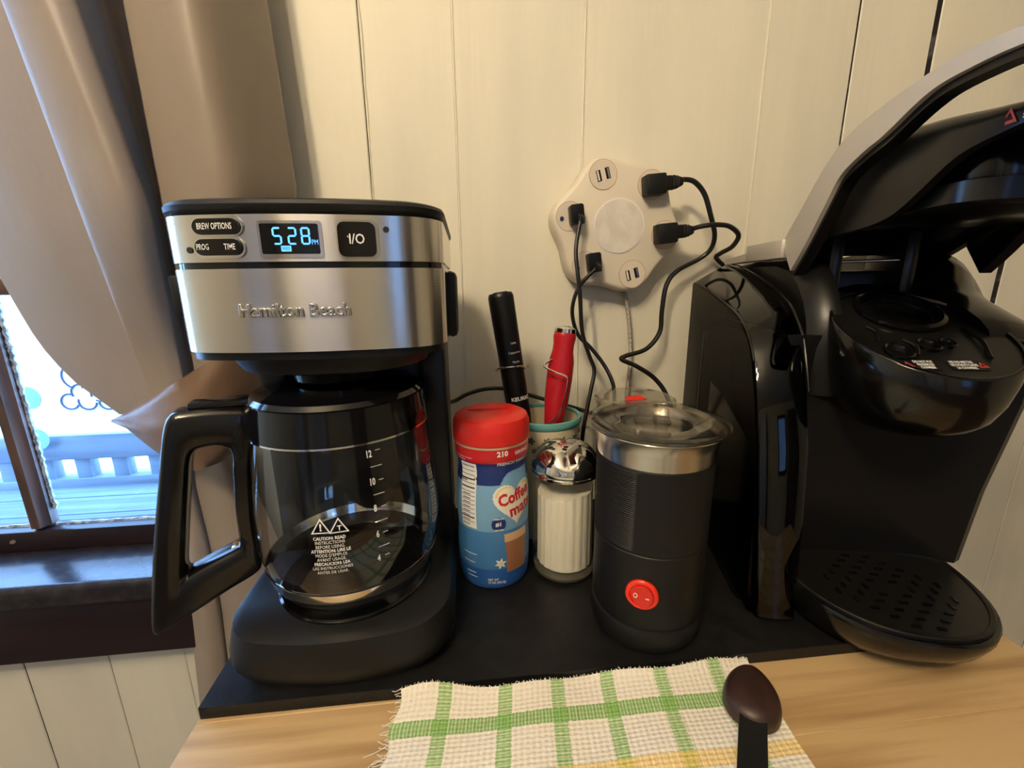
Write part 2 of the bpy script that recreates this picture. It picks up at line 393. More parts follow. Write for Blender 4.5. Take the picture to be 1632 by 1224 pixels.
# tieback: folded band wrapped across the gathered cloth, pointed at its left end
n = 26; up_, lo_ = [], []
def pl(P, t):
    k = min(int(t*(len(P)-1)), len(P)-2); f = t*(len(P)-1)-k; return P[k][0]+(P[k+1][0]-P[k][0])*f, P[k][1]+(P[k+1][1]-P[k][1])*f
UPP = [(187, 665), (240, 634), (292, 602), (345, 567), (400, 535), (460, 500)]
LOP = [(188, 668), (256, 728), (310, 752), (355, 735), (405, 690), (470, 620)]
for i in range(n+1):
    t = i/n; yb = .535-.062*math.sin(min(1, t*1.15)*PI)**.8 if t < .87 else .535+.03*(t-.87)/.13
    up_.append((*pl(UPP, t), yb)); lo_.append((*pl(LOP, t), yb))
loops = []
for (a, b, y1), (c, d, y2) in zip(up_, lo_):
    A = at(a, b, y1); B = at(c, d, y2); L = []
    for k in range(9):
        s = k/8; p = A.lerp(B, s); p.y -= .010*math.sin(s*PI)+.0022*math.sin(s*17+a*.05); L.append(p)
    for k in range(8, -1, -1):
        s = k/8; p = A.lerp(B, s); p.y += .004-.010*math.sin(s*PI)*.5; L.append(p)
    loops.append(L)
obj('tieback', loft(loops), m_tie, cur, smooth=80, label='darker brown satin tieback band')

# ================================================================== CART AND BOARD
cf = .02
cart = thing('kitchen_cart', 'kitchen cart with light butcher block wooden top against the plank wall', 'cart', (.13, .3, -.9))
CX0, CX1, CY1 = onz(269, 1224, 0).x, onz(1610, 1019, 0).x, .50
nst = 9
for i in range(nst):
    y0 = -.02+(CY1+.02)*i/nst; y1 = -.02+(CY1+.02)*(i+1)/nst
    obj('stave', box(CX0, CX1, y0, y1, -.035, 0, .0007, 1), m_oak, cart)
obj('apron', box(CX0+.03, CX1-.03, .01, CY1-.03, -.15, -.036, .003), m_cartwood, cart)
for sx in (CX0+.02, CX1-.065):
    for sy in (0, CY1-.065): obj('leg', box(sx, sx+.045, sy, sy+.045, -.9, -.036, .003), m_cartwood, cart)
obj('shelf', box(CX0+.03, CX1-.03, .01, CY1-.03, -.62, -.60, .003), m_cartwood, cart)
BT = .0105
p0 = onz(319.7, 1147, 0); p1 = onz(1357, 1041, 0)
board = slab([(p0.x, p0.y), (.452, p1.y-.001), (.452, .535), (p0.x, .535)], .0002, BT, .0009, 2)
tag(obj('serving_board', board, m_board), 'thin black board lying on the wooden cart top under both coffee machines', 'board')

# ================================================================== CEILING LAMP
lamp = thing('ceiling_lamp', 'three bulb ceiling lamp hanging behind the viewer, lighting the counter', 'lamp', (LAMP.x, LAMP.y, 1.5))
obj('ceiling_plate', lathe([(.001, 1.4995), (.07, 1.4995), (.065, 1.475), (.02, 1.46), (.001, 1.46)], LAMP.x, LAMP.y), m_chrome, lamp)
obj('stem', cyl((LAMP.x, LAMP.y, 1.47), (LAMP.x, LAMP.y, 1.30), .01), m_chrome, lamp)
m_bulb = mat('bulb_glow', (1, 1, 1), .5, emit=LAMP_COL, es=LAMP_W*26)
for k in range(3):
    a = math.radians(90+120*k); bx_, by_ = LAMP.x+.13*math.cos(a), LAMP.y+.13*math.sin(a)
    obj('arm', tube([(LAMP.x, LAMP.y, 1.31), (LAMP.x+.07*math.cos(a), LAMP.y+.07*math.sin(a), 1.33), (bx_, by_, 1.29)], .007), m_chrome, lamp)
    so = obj('socket', cyl((bx_, by_, 1.30), (bx_, by_, 1.255), .018), m_chrome, lamp)
    obj('bulb', lathe([(.003, 1.256), (.014, 1.25), (.028, 1.22), (.031, 1.195), (.024, 1.17), (.003, 1.16)], bx_, by_, 24), m_bulb, lamp)

# ================================================================== COFFEE MAKER
cmx = -.104
cm = thing('coffee_maker', 'stainless steel and black drip coffee maker with blue clock display', 'coffee maker', (cmx, .39, BT))
def mkout(w, yf, yb, b, r, cx=cmx):
    ym = (yf+b+yb)/2; d = (yb-yf-b)/2; out = []
    n = 10
    P = rr(w, d, r, 6, cx, ym)
    # extra points along the front edge so that the bulge is round
    F = []
    for i, p in enumerate(P):
        F.append(p); q = P[(i+1) % len(P)]
        if abs(p[1]-(ym-d)) < 1e-6 and abs(q[1]-(ym-d)) < 1e-6 and abs(p[0]-q[0]) > w*.6:
            F += [(p[0]+(q[0]-p[0])*k/14, p[1]) for k in range(1, 14)]
    for x, y in F:
        if y < ym: y -= b*(1-((x-cx)/w)**2)*min(1, (ym-y)/(d*.6))
        out.append((x, y))
    return out
def fy(x, w=.090, yf=.290, b=.014): return yf+b*((x-cmx)/w)**2
HW, HF, HB = .090, .290, .014
hout = mkout(HW, HF, .505, HB, .024)
def hslab(z0, z1, ins=0, bv=.0): return slab(mkout(HW-ins, HF+ins, .505-ins, HB, .024), z0, z1, bv)
obj('base', loft([[(x, y, z) for x, y in mkout(w, f, .505, .016, .03, -.109)] for w, f, z in ((.084, .279, BT), (.090, .273, BT+.012), (.0905, .2725, .030), (.088, .275, .045), (.0868, .2765, .0515), (.083, .2835, .0545))]), m_blkm, cm)
CX, CY = -.106, .356
obj('hot_plate', lathe([(.0645, .052), (.0655, .0565), (.0635, .0575), (.0615, .0562), (.001, .0562)], CX, CY), m_blkg, cm)
obj('tower', box(cmx-.082, cmx+.082, .425, .502, .05, .27, .006), m_blk, cm)
obj('tower_pillar', box(cmx+.060, cmx+.0835, .395, .44, .05, .26, .004), m_blk, cm)
obj('tower_pillar', box(cmx-.0835, cmx-.060, .395, .44, .05, .26, .004), m_blk, cm)
obj('housing_core', hslab(.262, .352, .002), m_blk, cm)
# stainless shells: a strip of the outline in front of y_end
def shell(z0, z1, yend, t=.0016, out=.0):
    P = [p for p in mkout(HW+out, HF-out, .505, HB, .024)]
    Q = mkout(HW+out-t, HF-out+t, .505-t, HB, .023)
    i0 = max(range(len(P)), key=lambda i: 0)
    idx = [i for i in range(len(P)) if P[i][1] < yend]
    # keep order running left side -> front -> right side
    k = next(j for j in range(len(idx)) if P[idx[j]][0] < cmx and (idx[j]-1) % len(P) not in idx) if len(idx) < len(P) else 0
    idx = idx[k:]+idx[:k]
    A = [P[i] for i in idx]; B = [Q[i] for i in idx]
    A = [(A[0][0], yend)]+A+[(A[-1][0], yend)]; B = [(B[0][0], yend)]+B+[(B[-1][0], yend)]
    return bevel(loft([[(x, y, z) for x, y in A+B[::-1]] for z in (z0, z1)]), .0006, 1, 50)
band = obj('control_panel', shell(.3245, .3525, .47), m_steel, cm)
face = obj('brew_basket_front', shell(.2675, .3205, .375), m_steel, cm)
obj('panel_seam', hslab(.3208, .3242, .0015), m_blkg, cm)
obj('lid', loft([[(x, y, z) for x, y in mkout(HW+d, HF-d, .507, HB, .026)] for d, z in ((-.004, .3528), (-.001, .3535), (.0008, .3555), (.0012, .3585), (0, .3608), (-.003, .3622), (-.010, .3627))]), m_blkm, cm)
obj('basket_latch', box(cmx+.0885, cmx+.0975, .345, .392, .268, .3195, .004), m_blkm, cm)
obj('basket_latch', box(cmx-.0950, cmx-.0865, .3185, .392, .289, .3175, .002), m_blkm, cm)
obj('basket_bowl', loft([[(x, y, z) for x, y in mkout(w, f, .47, .016, .04)] for w, f, z in ((.076, .298, .268), (.074, .299, .258), (.070, .302, .250), (.060, .312, .247))]), m_blkm, cm)
obj('drip_spout', lathe([(.034, .2475), (.032, .238), (.022, .236), (.001, .236)], CX, CY), m_blkg, cm)
# controls on the curved panel
def onpanel(bm, px, pz, d0=0):       # flat (x, z, out) drawn at a point of the panel, wrapped to its curve
    return warp(bm, lambda v: (px+v.x, fy(px+v.x)-d0-v.z, pz+v.y))
def P2(px, py): v = at(px, py, .292); return v.x, v.z
def button(name, px0, px1, py0, py1, r, d0, t, mt, par):
    x0, z1 = P2(px0, py0); x1, z0 = P2(px1, py1)
    bm = slab(rr((x1-x0)/2, (z1-z0)/2, r, 4), 0, t, .0006)
    # subdivide across so that it follows the curve
    bmesh.ops.subdivide_edges(bm, edges=[e for e in bm.edges if abs(e.verts[0].co.x-e.verts[1].co.x) > .006], cuts=3, use_grid_fill=True)
    return obj(name, onpanel(bm, (x0+x1)/2, (z0+z1)/2, d0), mt, par)
def lab(body, px, py, size, par, mt=None, squash=.8, d=.0012, bold=.0, name='lettering'):
    x0, z0 = P2(px, py); return obj(name, onpanel(text(body, size, 0, bold, squash=squash), x0, z0, d), mt or m_white, par, smooth=0)
button('button_bezel', 295, 391, 343.5, 376.5, .006, -.0005, .0018, m_chrome, cm)
bb = button('brew_options_button', 300, 386, 348, 374, .005, .0004, .0022, m_blkg, cm)
lab('BREW OPTIONS', 342, 361, .0052, bb, d=.0028, squash=.58, bold=.00006)
button('button_bezel', 300, 395, 378, 411.5, .006, -.0005, .0018, m_chrome, cm)
bb = button('program_time_button', 305, 390, 381, 407, .005, .0004, .0022, m_blkg, cm)
lab('PROG', 322, 394, .0050, bb, d=.0028, squash=.62, bold=.00006); lab('TIME', 369, 394, .0050, bb, d=.0028, squash=.66, bold=.00006)
button('button_bezel', 409, 519, 352, 411, .002, -.0005, .0012, m_chrome, cm)
disp = button('clock_display', 415, 513, 357, 405, .001, .0, .0014, m_blkg, cm)
m_led = mat('display_blue', (.05, .2, .6), .5, emit=(.10, .42, 1.0), es=1.5)
def seg7(ch, w, h, t):
    on = {'5': 'afgcd', '2': 'abged', '8': 'abcdefg'}[ch]; R = dict(a=(0, h/2, 1), d=(0, -h/2, 1), g=(0, 0, 1), f=(-w/2, h/4, 0), b=(w/2, h/4, 0), e=(-w/2, -h/4, 0), c=(w/2, -h/4, 0)); B = []
    for c in on:
        x, y, hor = R[c]; L = (w/2-t*.45) if hor else (h/4-t*.45)
        q = [(-L-t*.3, 0), (-L, -t/2), (L, -t/2), (L+t*.3, 0), (L, t/2), (-L, t/2)]
        if not hor: q = [(b_, a_) for a_, b_ in q][::-1]
        B.append(slab([(x+a_, y+b_) for a_, b_ in q], 0, .0002))
    return join(*B)
for ch_, px in (('5', 445), ('2', 469), ('8', 490)):
    x0, z0 = P2(px, 377); obj('display_digit', onpanel(seg7(ch_, .0044, .0092, .0011), x0, z0, .0015), m_led, disp, smooth=0)
lab('PM', 505, 387, .0042, disp, m_led, .75, .0016)
x0, z0 = P2(460, 397)
obj('display_day', onpanel(slab(rr(.0030, .0017, .0004, 2), 0, .0002), x0, z0, .0015), m_led, disp, smooth=0)
lab('WED', 460, 397, .0026, disp, m_blkg, .8, .0019)
button('button_bezel', 534, 606, 350, 413, .004, -.0005, .0014, m_steel2, cm)
bb = button('power_button', 538, 601, 354, 409, .004, .0004, .0022, m_blkg, cm)
lab('I/O', 570, 382, .0085, bb, d=.0028, squash=.85, bold=.0001); lab('`', 557, 384, .008, bb, d=.0028)
for px, py in ((294, 398), (614, 365)):
    x0, z0 = P2(px, py); obj('indicator_dot', onpanel(slab([(.0019*math.cos(2*PI*i/16), .0019*math.sin(2*PI*i/16)) for i in range(16)], 0, .0004), x0, z0, .0002), m_rub, cm)
x0, z0 = P2(472, 495)
emb = text('Hamilton Beach', .0112, .0006, -.00005, squash=.97, bev=.0005)
m_emb = mat('embossed_steel', (.55, .53, .50), .22, 1)
obj('raised_lettering', onpanel(emb, x0, z0, .0004), m_emb, face, smooth=0)

# ------------------------------------------------------------------ carafe
cz = .0578
car = thing('glass_carafe', 'clear glass coffee carafe with black handle standing on the coffee maker hot plate', 'carafe', (CX, CY, cz))
CP = [(.048, cz+.001), (.057, cz+.0025), (.0655, cz+.011), (.0715, .088), (.0748, .105), (.0756, .118), (.0745, .140), (.0717, .170), (.0685, .200), (.0660, .224)]
CPs = [(p.x, p.y) for p in spline([(r, z, 0) for r, z in CP], 4)]
def cr(z):
    for (r0, z0), (r1, z1) in zip(CPs, CPs[1:]):
        if z0 <= z <= z1: return r0+(r1-r0)*(z-z0)/max(z1-z0, 1e-9)
    return CPs[-1][0]
obj('glass_body', loft([[(CX+r*math.cos(2*PI*i/64), CY+r*math.sin(2*PI*i/64), z) for i in range(64)] for r, z in [(.001, cz)]+CPs], False), m_glass, car, smooth=80)
def ring(z0, z1, off, n=64, t=.001, k=6):
    zs_ = [z0+(z1-z0)*i/k for i in range(k+1)]
    return lathe([(cr(z)+off, z) for z in zs_]+[(cr(z)+off-t, z) for z in zs_[::-1]]+[(cr(z0)+off, z0)], CX, CY, n, False)
obj('steel_band', ring(.0765, .0855, .0012), m_chrome, car)
obj('collar', ring(.2010, .2255, .0022, t=.003), m_blkg, car)
obj('collar_trim', ring(.1996, .2010, .0020), m_chrome, car)
obj('carafe_lid', lathe([(.066, .2225), (.0668, .2262), (.064, .2295), (.050, .2325), (.034, .2345), (.028, .2355), (.001, .2355)], CX, CY), m_blkg, car)
hd = Vector((-.945, -.325, 0)).normalized(); hn = Vector((0, 0, 1)).cross(hd)
def resamp(P, n):
    P = [Vector((*p, 0)) for p in P]; P = spline(P+[P[0]], 6); L = [0]
    for a, b in zip(P, P[1:]): L.append(L[-1]+(b-a).length)
    out = []
    for i in range(n):
        t = L[-1]*i/n; k = max(j for j in range(len(L)) if L[j] <= t+1e-9); k = min(k, len(P)-2)
        s = (t-L[k])/max(L[k+1]-L[k], 1e-9); out.append(P[k].lerp(P[k+1], s))
    return out
# the handle is a closed loop: pairs of (outer, inner) points
HO = [(.064, .2215), (.085, .2235), (.104, .2240), (.1135, .2215), (.1195, .208), (.127, .175), (.136, .135), (.144, .095), (.1495, .062), (.1490, .052), (.1440, .0525), (.120, .063), (.097, .074), (.0765, .0835), (.0735, .0945), (.0735, .13), (.070, .17), (.0655, .2)]
HI = [(.081, .1905), (.088, .1945), (.0985, .1945), (.1035, .192), (.1070, .185), (.111, .165), (.116, .14), (.1205, .115), (.1230, .100), (.1215, .096), (.1180, .097), (.107, .1015), (.096, .1055), (.0885, .1085), (.0855, .113), (.0845, .14), (.082, .17), (.080, .184)]
def hpt(s, z, w): return Vector((CX, CY, 0))+hd*s+hn*w+Vector((0, 0, z))
n_ = len(HO)*4
Oc = spline([Vector((*p, 0)) for p in HO+HO[:1]], 4)[:-1]; Ic = spline([Vector((*p, 0)) for p in HI+HI[:1]], 4)[:-1]
loops = []
for o_, i_ in zip(Oc, Ic):
    L = []
    for a, w in ((0, -.007), (.06, -.0105), (.2, -.0125), (.8, -.0125), (.94, -.0105), (1, -.007), (1, .007), (.94, .0105), (.8, .0125), (.2, .0125), (.06, .0105), (0, .007)):
        p = o_.lerp(i_, a); L.append(hpt(p.x, p.y, w))
    loops.append(L)
obj('handle', loft(loops, wrap=True), mat('handle_black', (.0035, .0035, .004), .22), car, smooth=50)
obj('thumb_lever', move(box(-.028, .028, -.008, .008, 0, .006, .0025), frame(hpt(.075, .2225, 0), hd, (0, 0, 1))), m_blkg, car)
obj('handle_bracket', move(box(-.005, .005, -.007, .007, -.008, .008, .003), frame(hpt(.0875, .1015, 0), hd+Vector((0, 0, -.45)), hn.cross(hd))), m_chrome, car)
def oncar(bm, px, py, out=.0006, rot=0):
    th, z = oncyl(px, py, CX, CY, .0715)
    for _ in range(3): th, z = oncyl(px, py, CX, CY, cr(max(z, .07)))
    def f(v):
        zz = z+v.y; r = cr(zz)+out; t = th+v.x/r; return (CX+r*math.cos(t), CY+r*math.sin(t), zz)
    return warp(bm, f)
marks = []
for s_, px, py in (('12', 587, 724), ('10', 593, 768), ('8', 598, 810), ('6', 602, 851), ('4', 604, 889)): marks.append(oncar(text(s_, .0072, 0, .0002, squash=.62), px, py))
for k, (px, py) in enumerate(((601, 716), (599, 742), (607, 763), (604, 786), (611, 805), (609, 828), (614, 846), (612, 868), (617, 882))):
    marks.append(oncar(box(*( (-.0018, .0018) if k % 2 == 0 else (-.0042, .0042)), -.0003, .0003, 0, .0001), px, py))
obj('cup_markings', join(*marks), m_white, car, smooth=0)
cau = []
def tri(px, py):
    o = [(0, .0075), (-.0068, -.004), (.0068, -.004)]; i = [(0, .0058), (-.0053, -.0031), (.0053, -.0031)]
    b = bmesh.new(); V = [b.verts.new((*p, 0)) for p in o+i]
    for k in range(3): b.faces.new((V[k], V[(k+1) % 3], V[3+(k+1) % 3], V[3+k]))
    return oncar(b, px, py)
cau += [tri(511, 842), tri(540, 840), oncar(text('!', .0072, 0, .0003), 511, 841), oncar(text('T', .0052, 0, .0001), 541, 841)]
for k, s_ in enumerate(('CAUTION: READ', 'INSTRUCTIONS', 'BEFORE USING.', 'ATTENTION: LIRE LE', "MODE D'EMPLOI", 'AVANT USAGE.', 'PRECAUCION: LEA', 'LAS INSTRUCCIONES', 'ANTES DE USAR.')):
    cau.append(oncar(text(s_, .0034, 0, .00008 if k % 3 == 0 else 0, squash=.86), 525+k*.8, 857.5+k*6.7))
obj('caution_print', join(*cau), m_white, car, smooth=0)

# ================================================================== CREAMER CANISTER
kx, ky = .0212, .404
cre = thing('creamer_canister', 'blue powdered creamer canister with red cap between the coffee maker and sugar jar', 'canister', (kx, ky, BT))
m_blue = mat('label_blue', (.05, .17, .38), .32); m_navy = mat('label_navy', (.012, .03, .16), .32); m_dblue = mat('label_deep_blue', (.02, .09, .32), .32); m_lblue = mat('label_light_blue', (.17, .36, .56), .32)
m_red = mat('red_plastic', (.62, .022, .015), .35); m_redl = mat('label_red', (.52, .015, .02), .32); m_cream = mat('label_cream', (.82, .76, .62), .4)
m_foil = mat('gold_foil', (.75, .58, .38), .35, .6); m_mocha = mat('label_coffee_brown', (.30, .13, .06), .4); m_tan = mat('label_tan', (.62, .38, .2), .4)
m_print = mat('label_white', (.80, .80, .78), .45); m_ptext = mat('label_black', (.02, .02, .03), .5); m_yel = mat('label_yellow', (.8, .6, .2), .45)
RP = [(.0310, BT), (.0345, BT+.001), (.0360, .018), (.0368, .030), (.0372, .045), (.0370, .060), (.0363, .0735), (.0358, .0745), (.0363, .0755), (.0370, .090), (.0368, .105), (.0357, .120), (.0345, .130), (.0340, .136), (.0347, .143), (.0362, .1475), (.0366, .152), (.0366, .1605)]
RPs = [(p.x, p.y) for p in spline([(r, z, 0) for r, z in RP], 3)]
def rprof(P, z):
    if z <= P[0][1]: return P[0][0]
    for (r0, z0), (r1, z1) in zip(P, P[1:]):
        if z0 <= z <= z1: return r0+(r1-r0)*(z-z0)/max(z1-z0, 1e-9)
    return P[-1][0]
def band_(z0, z1, off=0, k=8):
    zs_ = [z0]+[z for r, z in RPs if z0 < z < z1]+[z1]
    return lathe([(rprof(RPs, z)+off, z) for z in zs_], kx, ky, 56, False)
zA, zB, zC, zD = BT, .036, .128, .1465
body = lathe([(.001, BT)]+[(r, z) for r, z in RPs]+[(.033, .1607), (.001, .1607)], kx, ky, 56)
bo = obj('bottle', body, [m_blue, m_navy, m_lblue, m_redl, m_dblue], cre, smooth=40)
for p in bo.data.polygons:
    z = p.center.z+BT
    p.material_index = 3 if z > .1465 else 1 if z > .123 else 2 if z > .075 else 0 if z > .036 else 4
obj('seal_ring', lathe([(.0368, .1598), (.0372, .1602), (.0372, .1622), (.0360, .1626), (.0345, .1626)], kx, ky, 48, False), m_foil, cre)
obj('cap', lathe([(.0372, .1622), (.0380, .1632), (.0381, .172), (.0376, .1795), (.0355, .1848), (.031, .1872), (.022, .1880), (.0215, .1872), (.001, .1870)], kx, ky, 56), m_red, cre)
obj('cap_flap', slab([(kx+.024*math.cos(a), ky+.024*math.sin(a)) for a in [math.radians(10+16*i) for i in range(11)]], .1868, .1888, .0006), m_red, cre)
def onjar(bm, px, py, cx, cy, P, out=.0003, sub=True):
    th, z = oncyl(px, py, cx, cy, .036)
    for _ in range(3): th, z = oncyl(px, py, cx, cy, rprof(P, z))
    if sub:
        for _ in range(3):
            L = [e for e in bm.edges if e.calc_length() > .006]
            if not L: break
            bmesh.ops.subdivide_edges(bm, edges=L, cuts=1); bmesh.ops.triangulate(bm, faces=[f for f in bm.faces if len(f.verts) > 4])
    def f(v):
        zz = z+v.y; r = rprof(P, zz)+out; t = th+v.x/r; return (cx+r*math.cos(t), cy+r*math.sin(t), zz)
    return warp(bm, f)
def K_(name, bm, px, py, mt, out=.0003): return obj(name, onjar(bm, px, py, kx, ky, RPs, out), mt, bo, smooth=80)
def flat(pts):
    bm = bmesh.new(); bm.faces.new([bm.verts.new((x, y, 0)) for x, y in pts]); bmesh.ops.triangulate(bm, faces=bm.faces); return bm
def grid(x0, x1, y0, y1, nx, ny, f=None):
    bm = bmesh.new(); V = [[bm.verts.new((x0+(x1-x0)*i/nx, y0+(y1-y0)*j/ny, 0)) for i in range(nx+1)] for j in range(ny+1)]
    for j in range(ny):
        for i in range(nx):
            xx, yy = x0+(x1-x0)*(i+.5)/nx, y0+(y1-y0)*(j+.5)/ny
            if f is None or f(xx, yy): bm.faces.new((V[j][i], V[j][i+1], V[j+1][i+1], V[j+1][i]))
    return bm
# navy swoop edge, heart, glass, flower
K_('label_swoop', grid(-.012, .034, -.014, .012, 46, 40, lambda x, y: y < -.012+.021/(1+math.exp(-(x+.001)*330))), 800, 768, m_lblue, .00015)
def heart(s): return [(s*.0625*16*math.sin(t)**3, s*.0625*(13*math.cos(t)-5*math.cos(2*t)-2*math.cos(3*t)-math.cos(4*t))) for t in [2*PI*i/48 for i in range(48)]]
def inpoly(P, x, y):
    c = False
    for (x0, y0), (x1, y1) in zip(P, P[1:]+P[:1]):
        if (y0 > y) != (y1 > y) and x < (x1-x0)*(y-y0)/(y1-y0)+x0: c = not c
    return c
H1, H2, H3 = heart(.0245), heart(.0225), heart(.0205)
K_('label_heart', grid(-.027, .027, -.027, .027, 70, 70, lambda x, y: inpoly(H1, x, y)), 823, 797, m_print, .0002)
K_('label_heart', grid(-.025, .025, -.025, .025, 80, 80, lambda x, y: inpoly(H2, x, y) and not inpoly(H3, x, y) and (y > .007 or (x > 0 and y < -.004))), 823, 797, m_yel, .0003)
K_('label_heart', grid(-.025, .025, -.025, .025, 70, 70, lambda x, y: inpoly(H3, x, y)), 823, 797, m_cream, .0003)
K_('label_text', move(text('Coffee', .0165, 0, .0006, squash=.86, align='LEFT'), Matrix.Rotation(.16, 4, 'Z')), 794, 801, m_redl, .0005)
K_('label_text', move(text('mate', .0165, 0, .0006, squash=.95, align='LEFT'), Matrix.Rotation(.16, 4, 'Z')), 812, 817, m_redl, .0005)
K_('label_text', text('210', .0072, 0, .0003, align='LEFT'), 792, 725, m_print, .0005)
K_('label_text', text('SERVINGS', .0046, 0, .0001, align='LEFT'), 820, 722, m_print, .0005)
K_('label_text', text('FRENCH VANILLA', .0048, 0, .00015, align='LEFT'), 792, 741, m_print, .0005)
K_('label_text', text('Add creamer to taste\nStir and enjoy', .0026, 0, 0, align='LEFT'), 729, 722, m_print, .0005)
K_('label_text', text('NET WT\n15 OZ (425.2g)', .0036, 0, .0001, align='LEFT', squash=.8), 778, 926, m_print, .0005)
K_('nutrition_panel', grid(-.0095, .0095, -.0335, .0335, 8, 12), 746, 789, m_print, .0003)
nb = [onjar(text('Nutrition Facts', .0031, 0, .0001, squash=.8), 746, 741, kx, ky, RPs, .0006), onjar(text('Calories', .0030, 0, .0001, squash=.8), 741, 762, kx, ky, RPs, .0006), onjar(text('10', .0046, 0, .0002), 759, 763, kx, ky, RPs, .0006)]
for i in range(13):
    nb.append(onjar(grid(-.0085, .0085, -.0003 if i not in (2, 4, 11) else -.0007, .0003 if i not in (2, 4, 11) else .0007, 6, 1), 746, 748+i*6.7, kx, ky, RPs, .0006))
    if i > 4: nb.append(onjar(grid(-.004, .005, -.0005, .0004, 3, 1), 744, 751.3+i*6.7, kx, ky, RPs, .0006))
obj('nutrition_text', join(*nb), m_ptext, bo, smooth=0)
K_('label_badge', grid(-.0075, .0075, -.0075, .0075, 24, 24, lambda x, y: x*x+y*y < .0072**2), 795, 836, m_navy, .0004)
K_('label_text', text('#1', .0058, 0, .0002), 795, 836, m_print, .0006)
K_('label_text', text("AMERICA'S", .0022, 0, .0001), 795, 827.5, m_print, .0006); K_('label_text', text('CREAMER', .0022, 0, .0001), 795, 845, m_print, .0006)
K_('label_glass', grid(-.017, .017, -.024, .018, 34, 42, lambda x, y: abs(x) < .0125+.0002*y*100*.5), 824, 872, m_mocha, .0003)
K_('label_glass', grid(-.017, .017, .010, .0185, 34, 9, lambda x, y: abs(x) < .0145), 824, 872, m_tan, .0004)
fl = []
for k in range(6):
    a = 2*PI*k/6+.3; fl.append(flat([(.0065*math.cos(a), .0065*math.sin(a)), (.0032*math.cos(a+.45), .0032*math.sin(a+.45)), (0, 0), (.0032*math.cos(a-.45), .0032*math.sin(a-.45))]))
K_('label_flower', join(*fl), 798, 898, m_cream, .0006)
K_('label_flower', grid(-.0013, .0013, -.0013, .0013, 3, 3), 798, 898, m_yel, .0007)
K_('label_text', grid(-.008, .008, -.0004, .0004, 6, 1), 750, 880, m_print, .0005); K_('label_text', grid(-.007, .007, -.0004, .0004, 6, 1), 749, 892, m_print, .0005)
K_('label_text', grid(-.006, .006, -.0004, .0004, 6, 1), 752, 909, m_print, .0005); K_('label_text', grid(-.006, .006, -.0004, .0004, 6, 1), 754, 916, m_print, .0005)

# ================================================================== SUGAR DISPENSER
sx_, sy_ = .0960, .398
sug = thing('sugar_dispenser', 'fluted glass sugar dispenser with dented chrome pour lid', 'jar', (sx_, sy_, BT))
m_jar = thin('jar_glass', (.93, .93, .90), .02, .5)
def flute(r, amp, z, n=120): return [(sx_+(r-amp*(.5-.5*abs(math.cos(10*2*PI*i/n)))**1)*math.cos(2*PI*i/n), sy_+(r-amp*(.5-.5*abs(math.cos(10*2*PI*i/n))))*math.sin(2*PI*i/n), z) for i in range(n)]
obj('glass_body', loft([flute(r, a, z) for r, a, z in ((.002, 0, BT), (.028, 0, BT), (.0325, 0, BT+.003), (.0340, 0, BT+.010), (.0340, .001, BT+.018), (.0338, .0035, BT+.028), (.0338, .0035, .100), (.0336, .002, .112), (.0330, 0, .120), (.0320, 0, .130))], False), m_jar, sug, smooth=25)
obj('glass_foot', lathe([(.001, BT+.0004), (.028, BT+.0004), (.0322, BT+.0032), (.0325, BT+.006), (.028, BT+.0085), (.001, BT+.0075)], sx_, sy_), mat('thick_glass', (.75, .73, .62), .05, trans=.9, ior=1.45), sug)
obj('lid_collar', lathe([(.0335, .1225), (.0350, .1232), (.0354, .1255), (.0345, .1262), (.0354, .1285), (.0354, .131), (.0346, .1335), (.030, .134)], sx_, sy_, 48, False), m_chrome, sug)
lidl = []
for i, (r, z) in enumerate([(.0348, .1320), (.0338, .1365), (.031, .1415), (.026, .1468), (.019, .1510), (.011, .1532), (.002, .1538)]):
    L = []
    for k in range(48):
        a = 2*PI*k/48; f = 1
        if 1 < i < 6: f -= .10*max(0, math.cos(4*a+.4))**2
        L.append((sx_+r*f*math.cos(a), sy_+r*f*math.sin(a), z-(.0018*max(0, math.cos(4*a+.4)) if 1 < i < 6 else 0)))
    lidl.append(L)
obj('dented_lid', loft(lidl), m_chrome, sug, smooth=50)
fl_ = obj('pour_flap', move(slab([(-.0075, -.009), (.0075, -.009), (.0075, .006), (.004, .010), (-.004, .010), (-.0075, .006)], 0, .0022, .0006), frame((sx_+.004, sy_-.021, .1462), (1, .1, 0), (.05, -.72, .7))), m_chrome, sug)
obj('flap_hinge', cyl((sx_-.006, sy_-.0135, .1535), (sx_+.012, sy_-.0115, .1530), .0016), m_chrome, sug)
m_sug = mat('sugar_grain', (.84, .80, .70), .8, bump=((700, 700, 700), .5, .0008))
sg = []
for r, z0 in ((.001, BT+.008), (.024, BT+.008), (.0290, BT+.012), (.0290, .024), (.0288, .060), (.0288, .090), (.0285, .1), (.020, .1), (.010, .1), (.001, .1)):
    L = []
    for k in range(120):
        a = 2*PI*k/120; r_ = r-(.0008*(1-abs(math.cos(10*a))) if r > .028 else 0); x = r_*math.cos(a)
        z = z0 if z0 < .095 else .1035+x*.16+.0012*math.sin(5*a+r*300)
        L.append((sx_+x, sy_+r_*math.sin(a), z))
    sg.append(L)
so = obj('sugar', loft(sg), m_sug, None); tag(so, 'white sugar filling the fluted glass dispenser', 'sugar', kind='stuff')

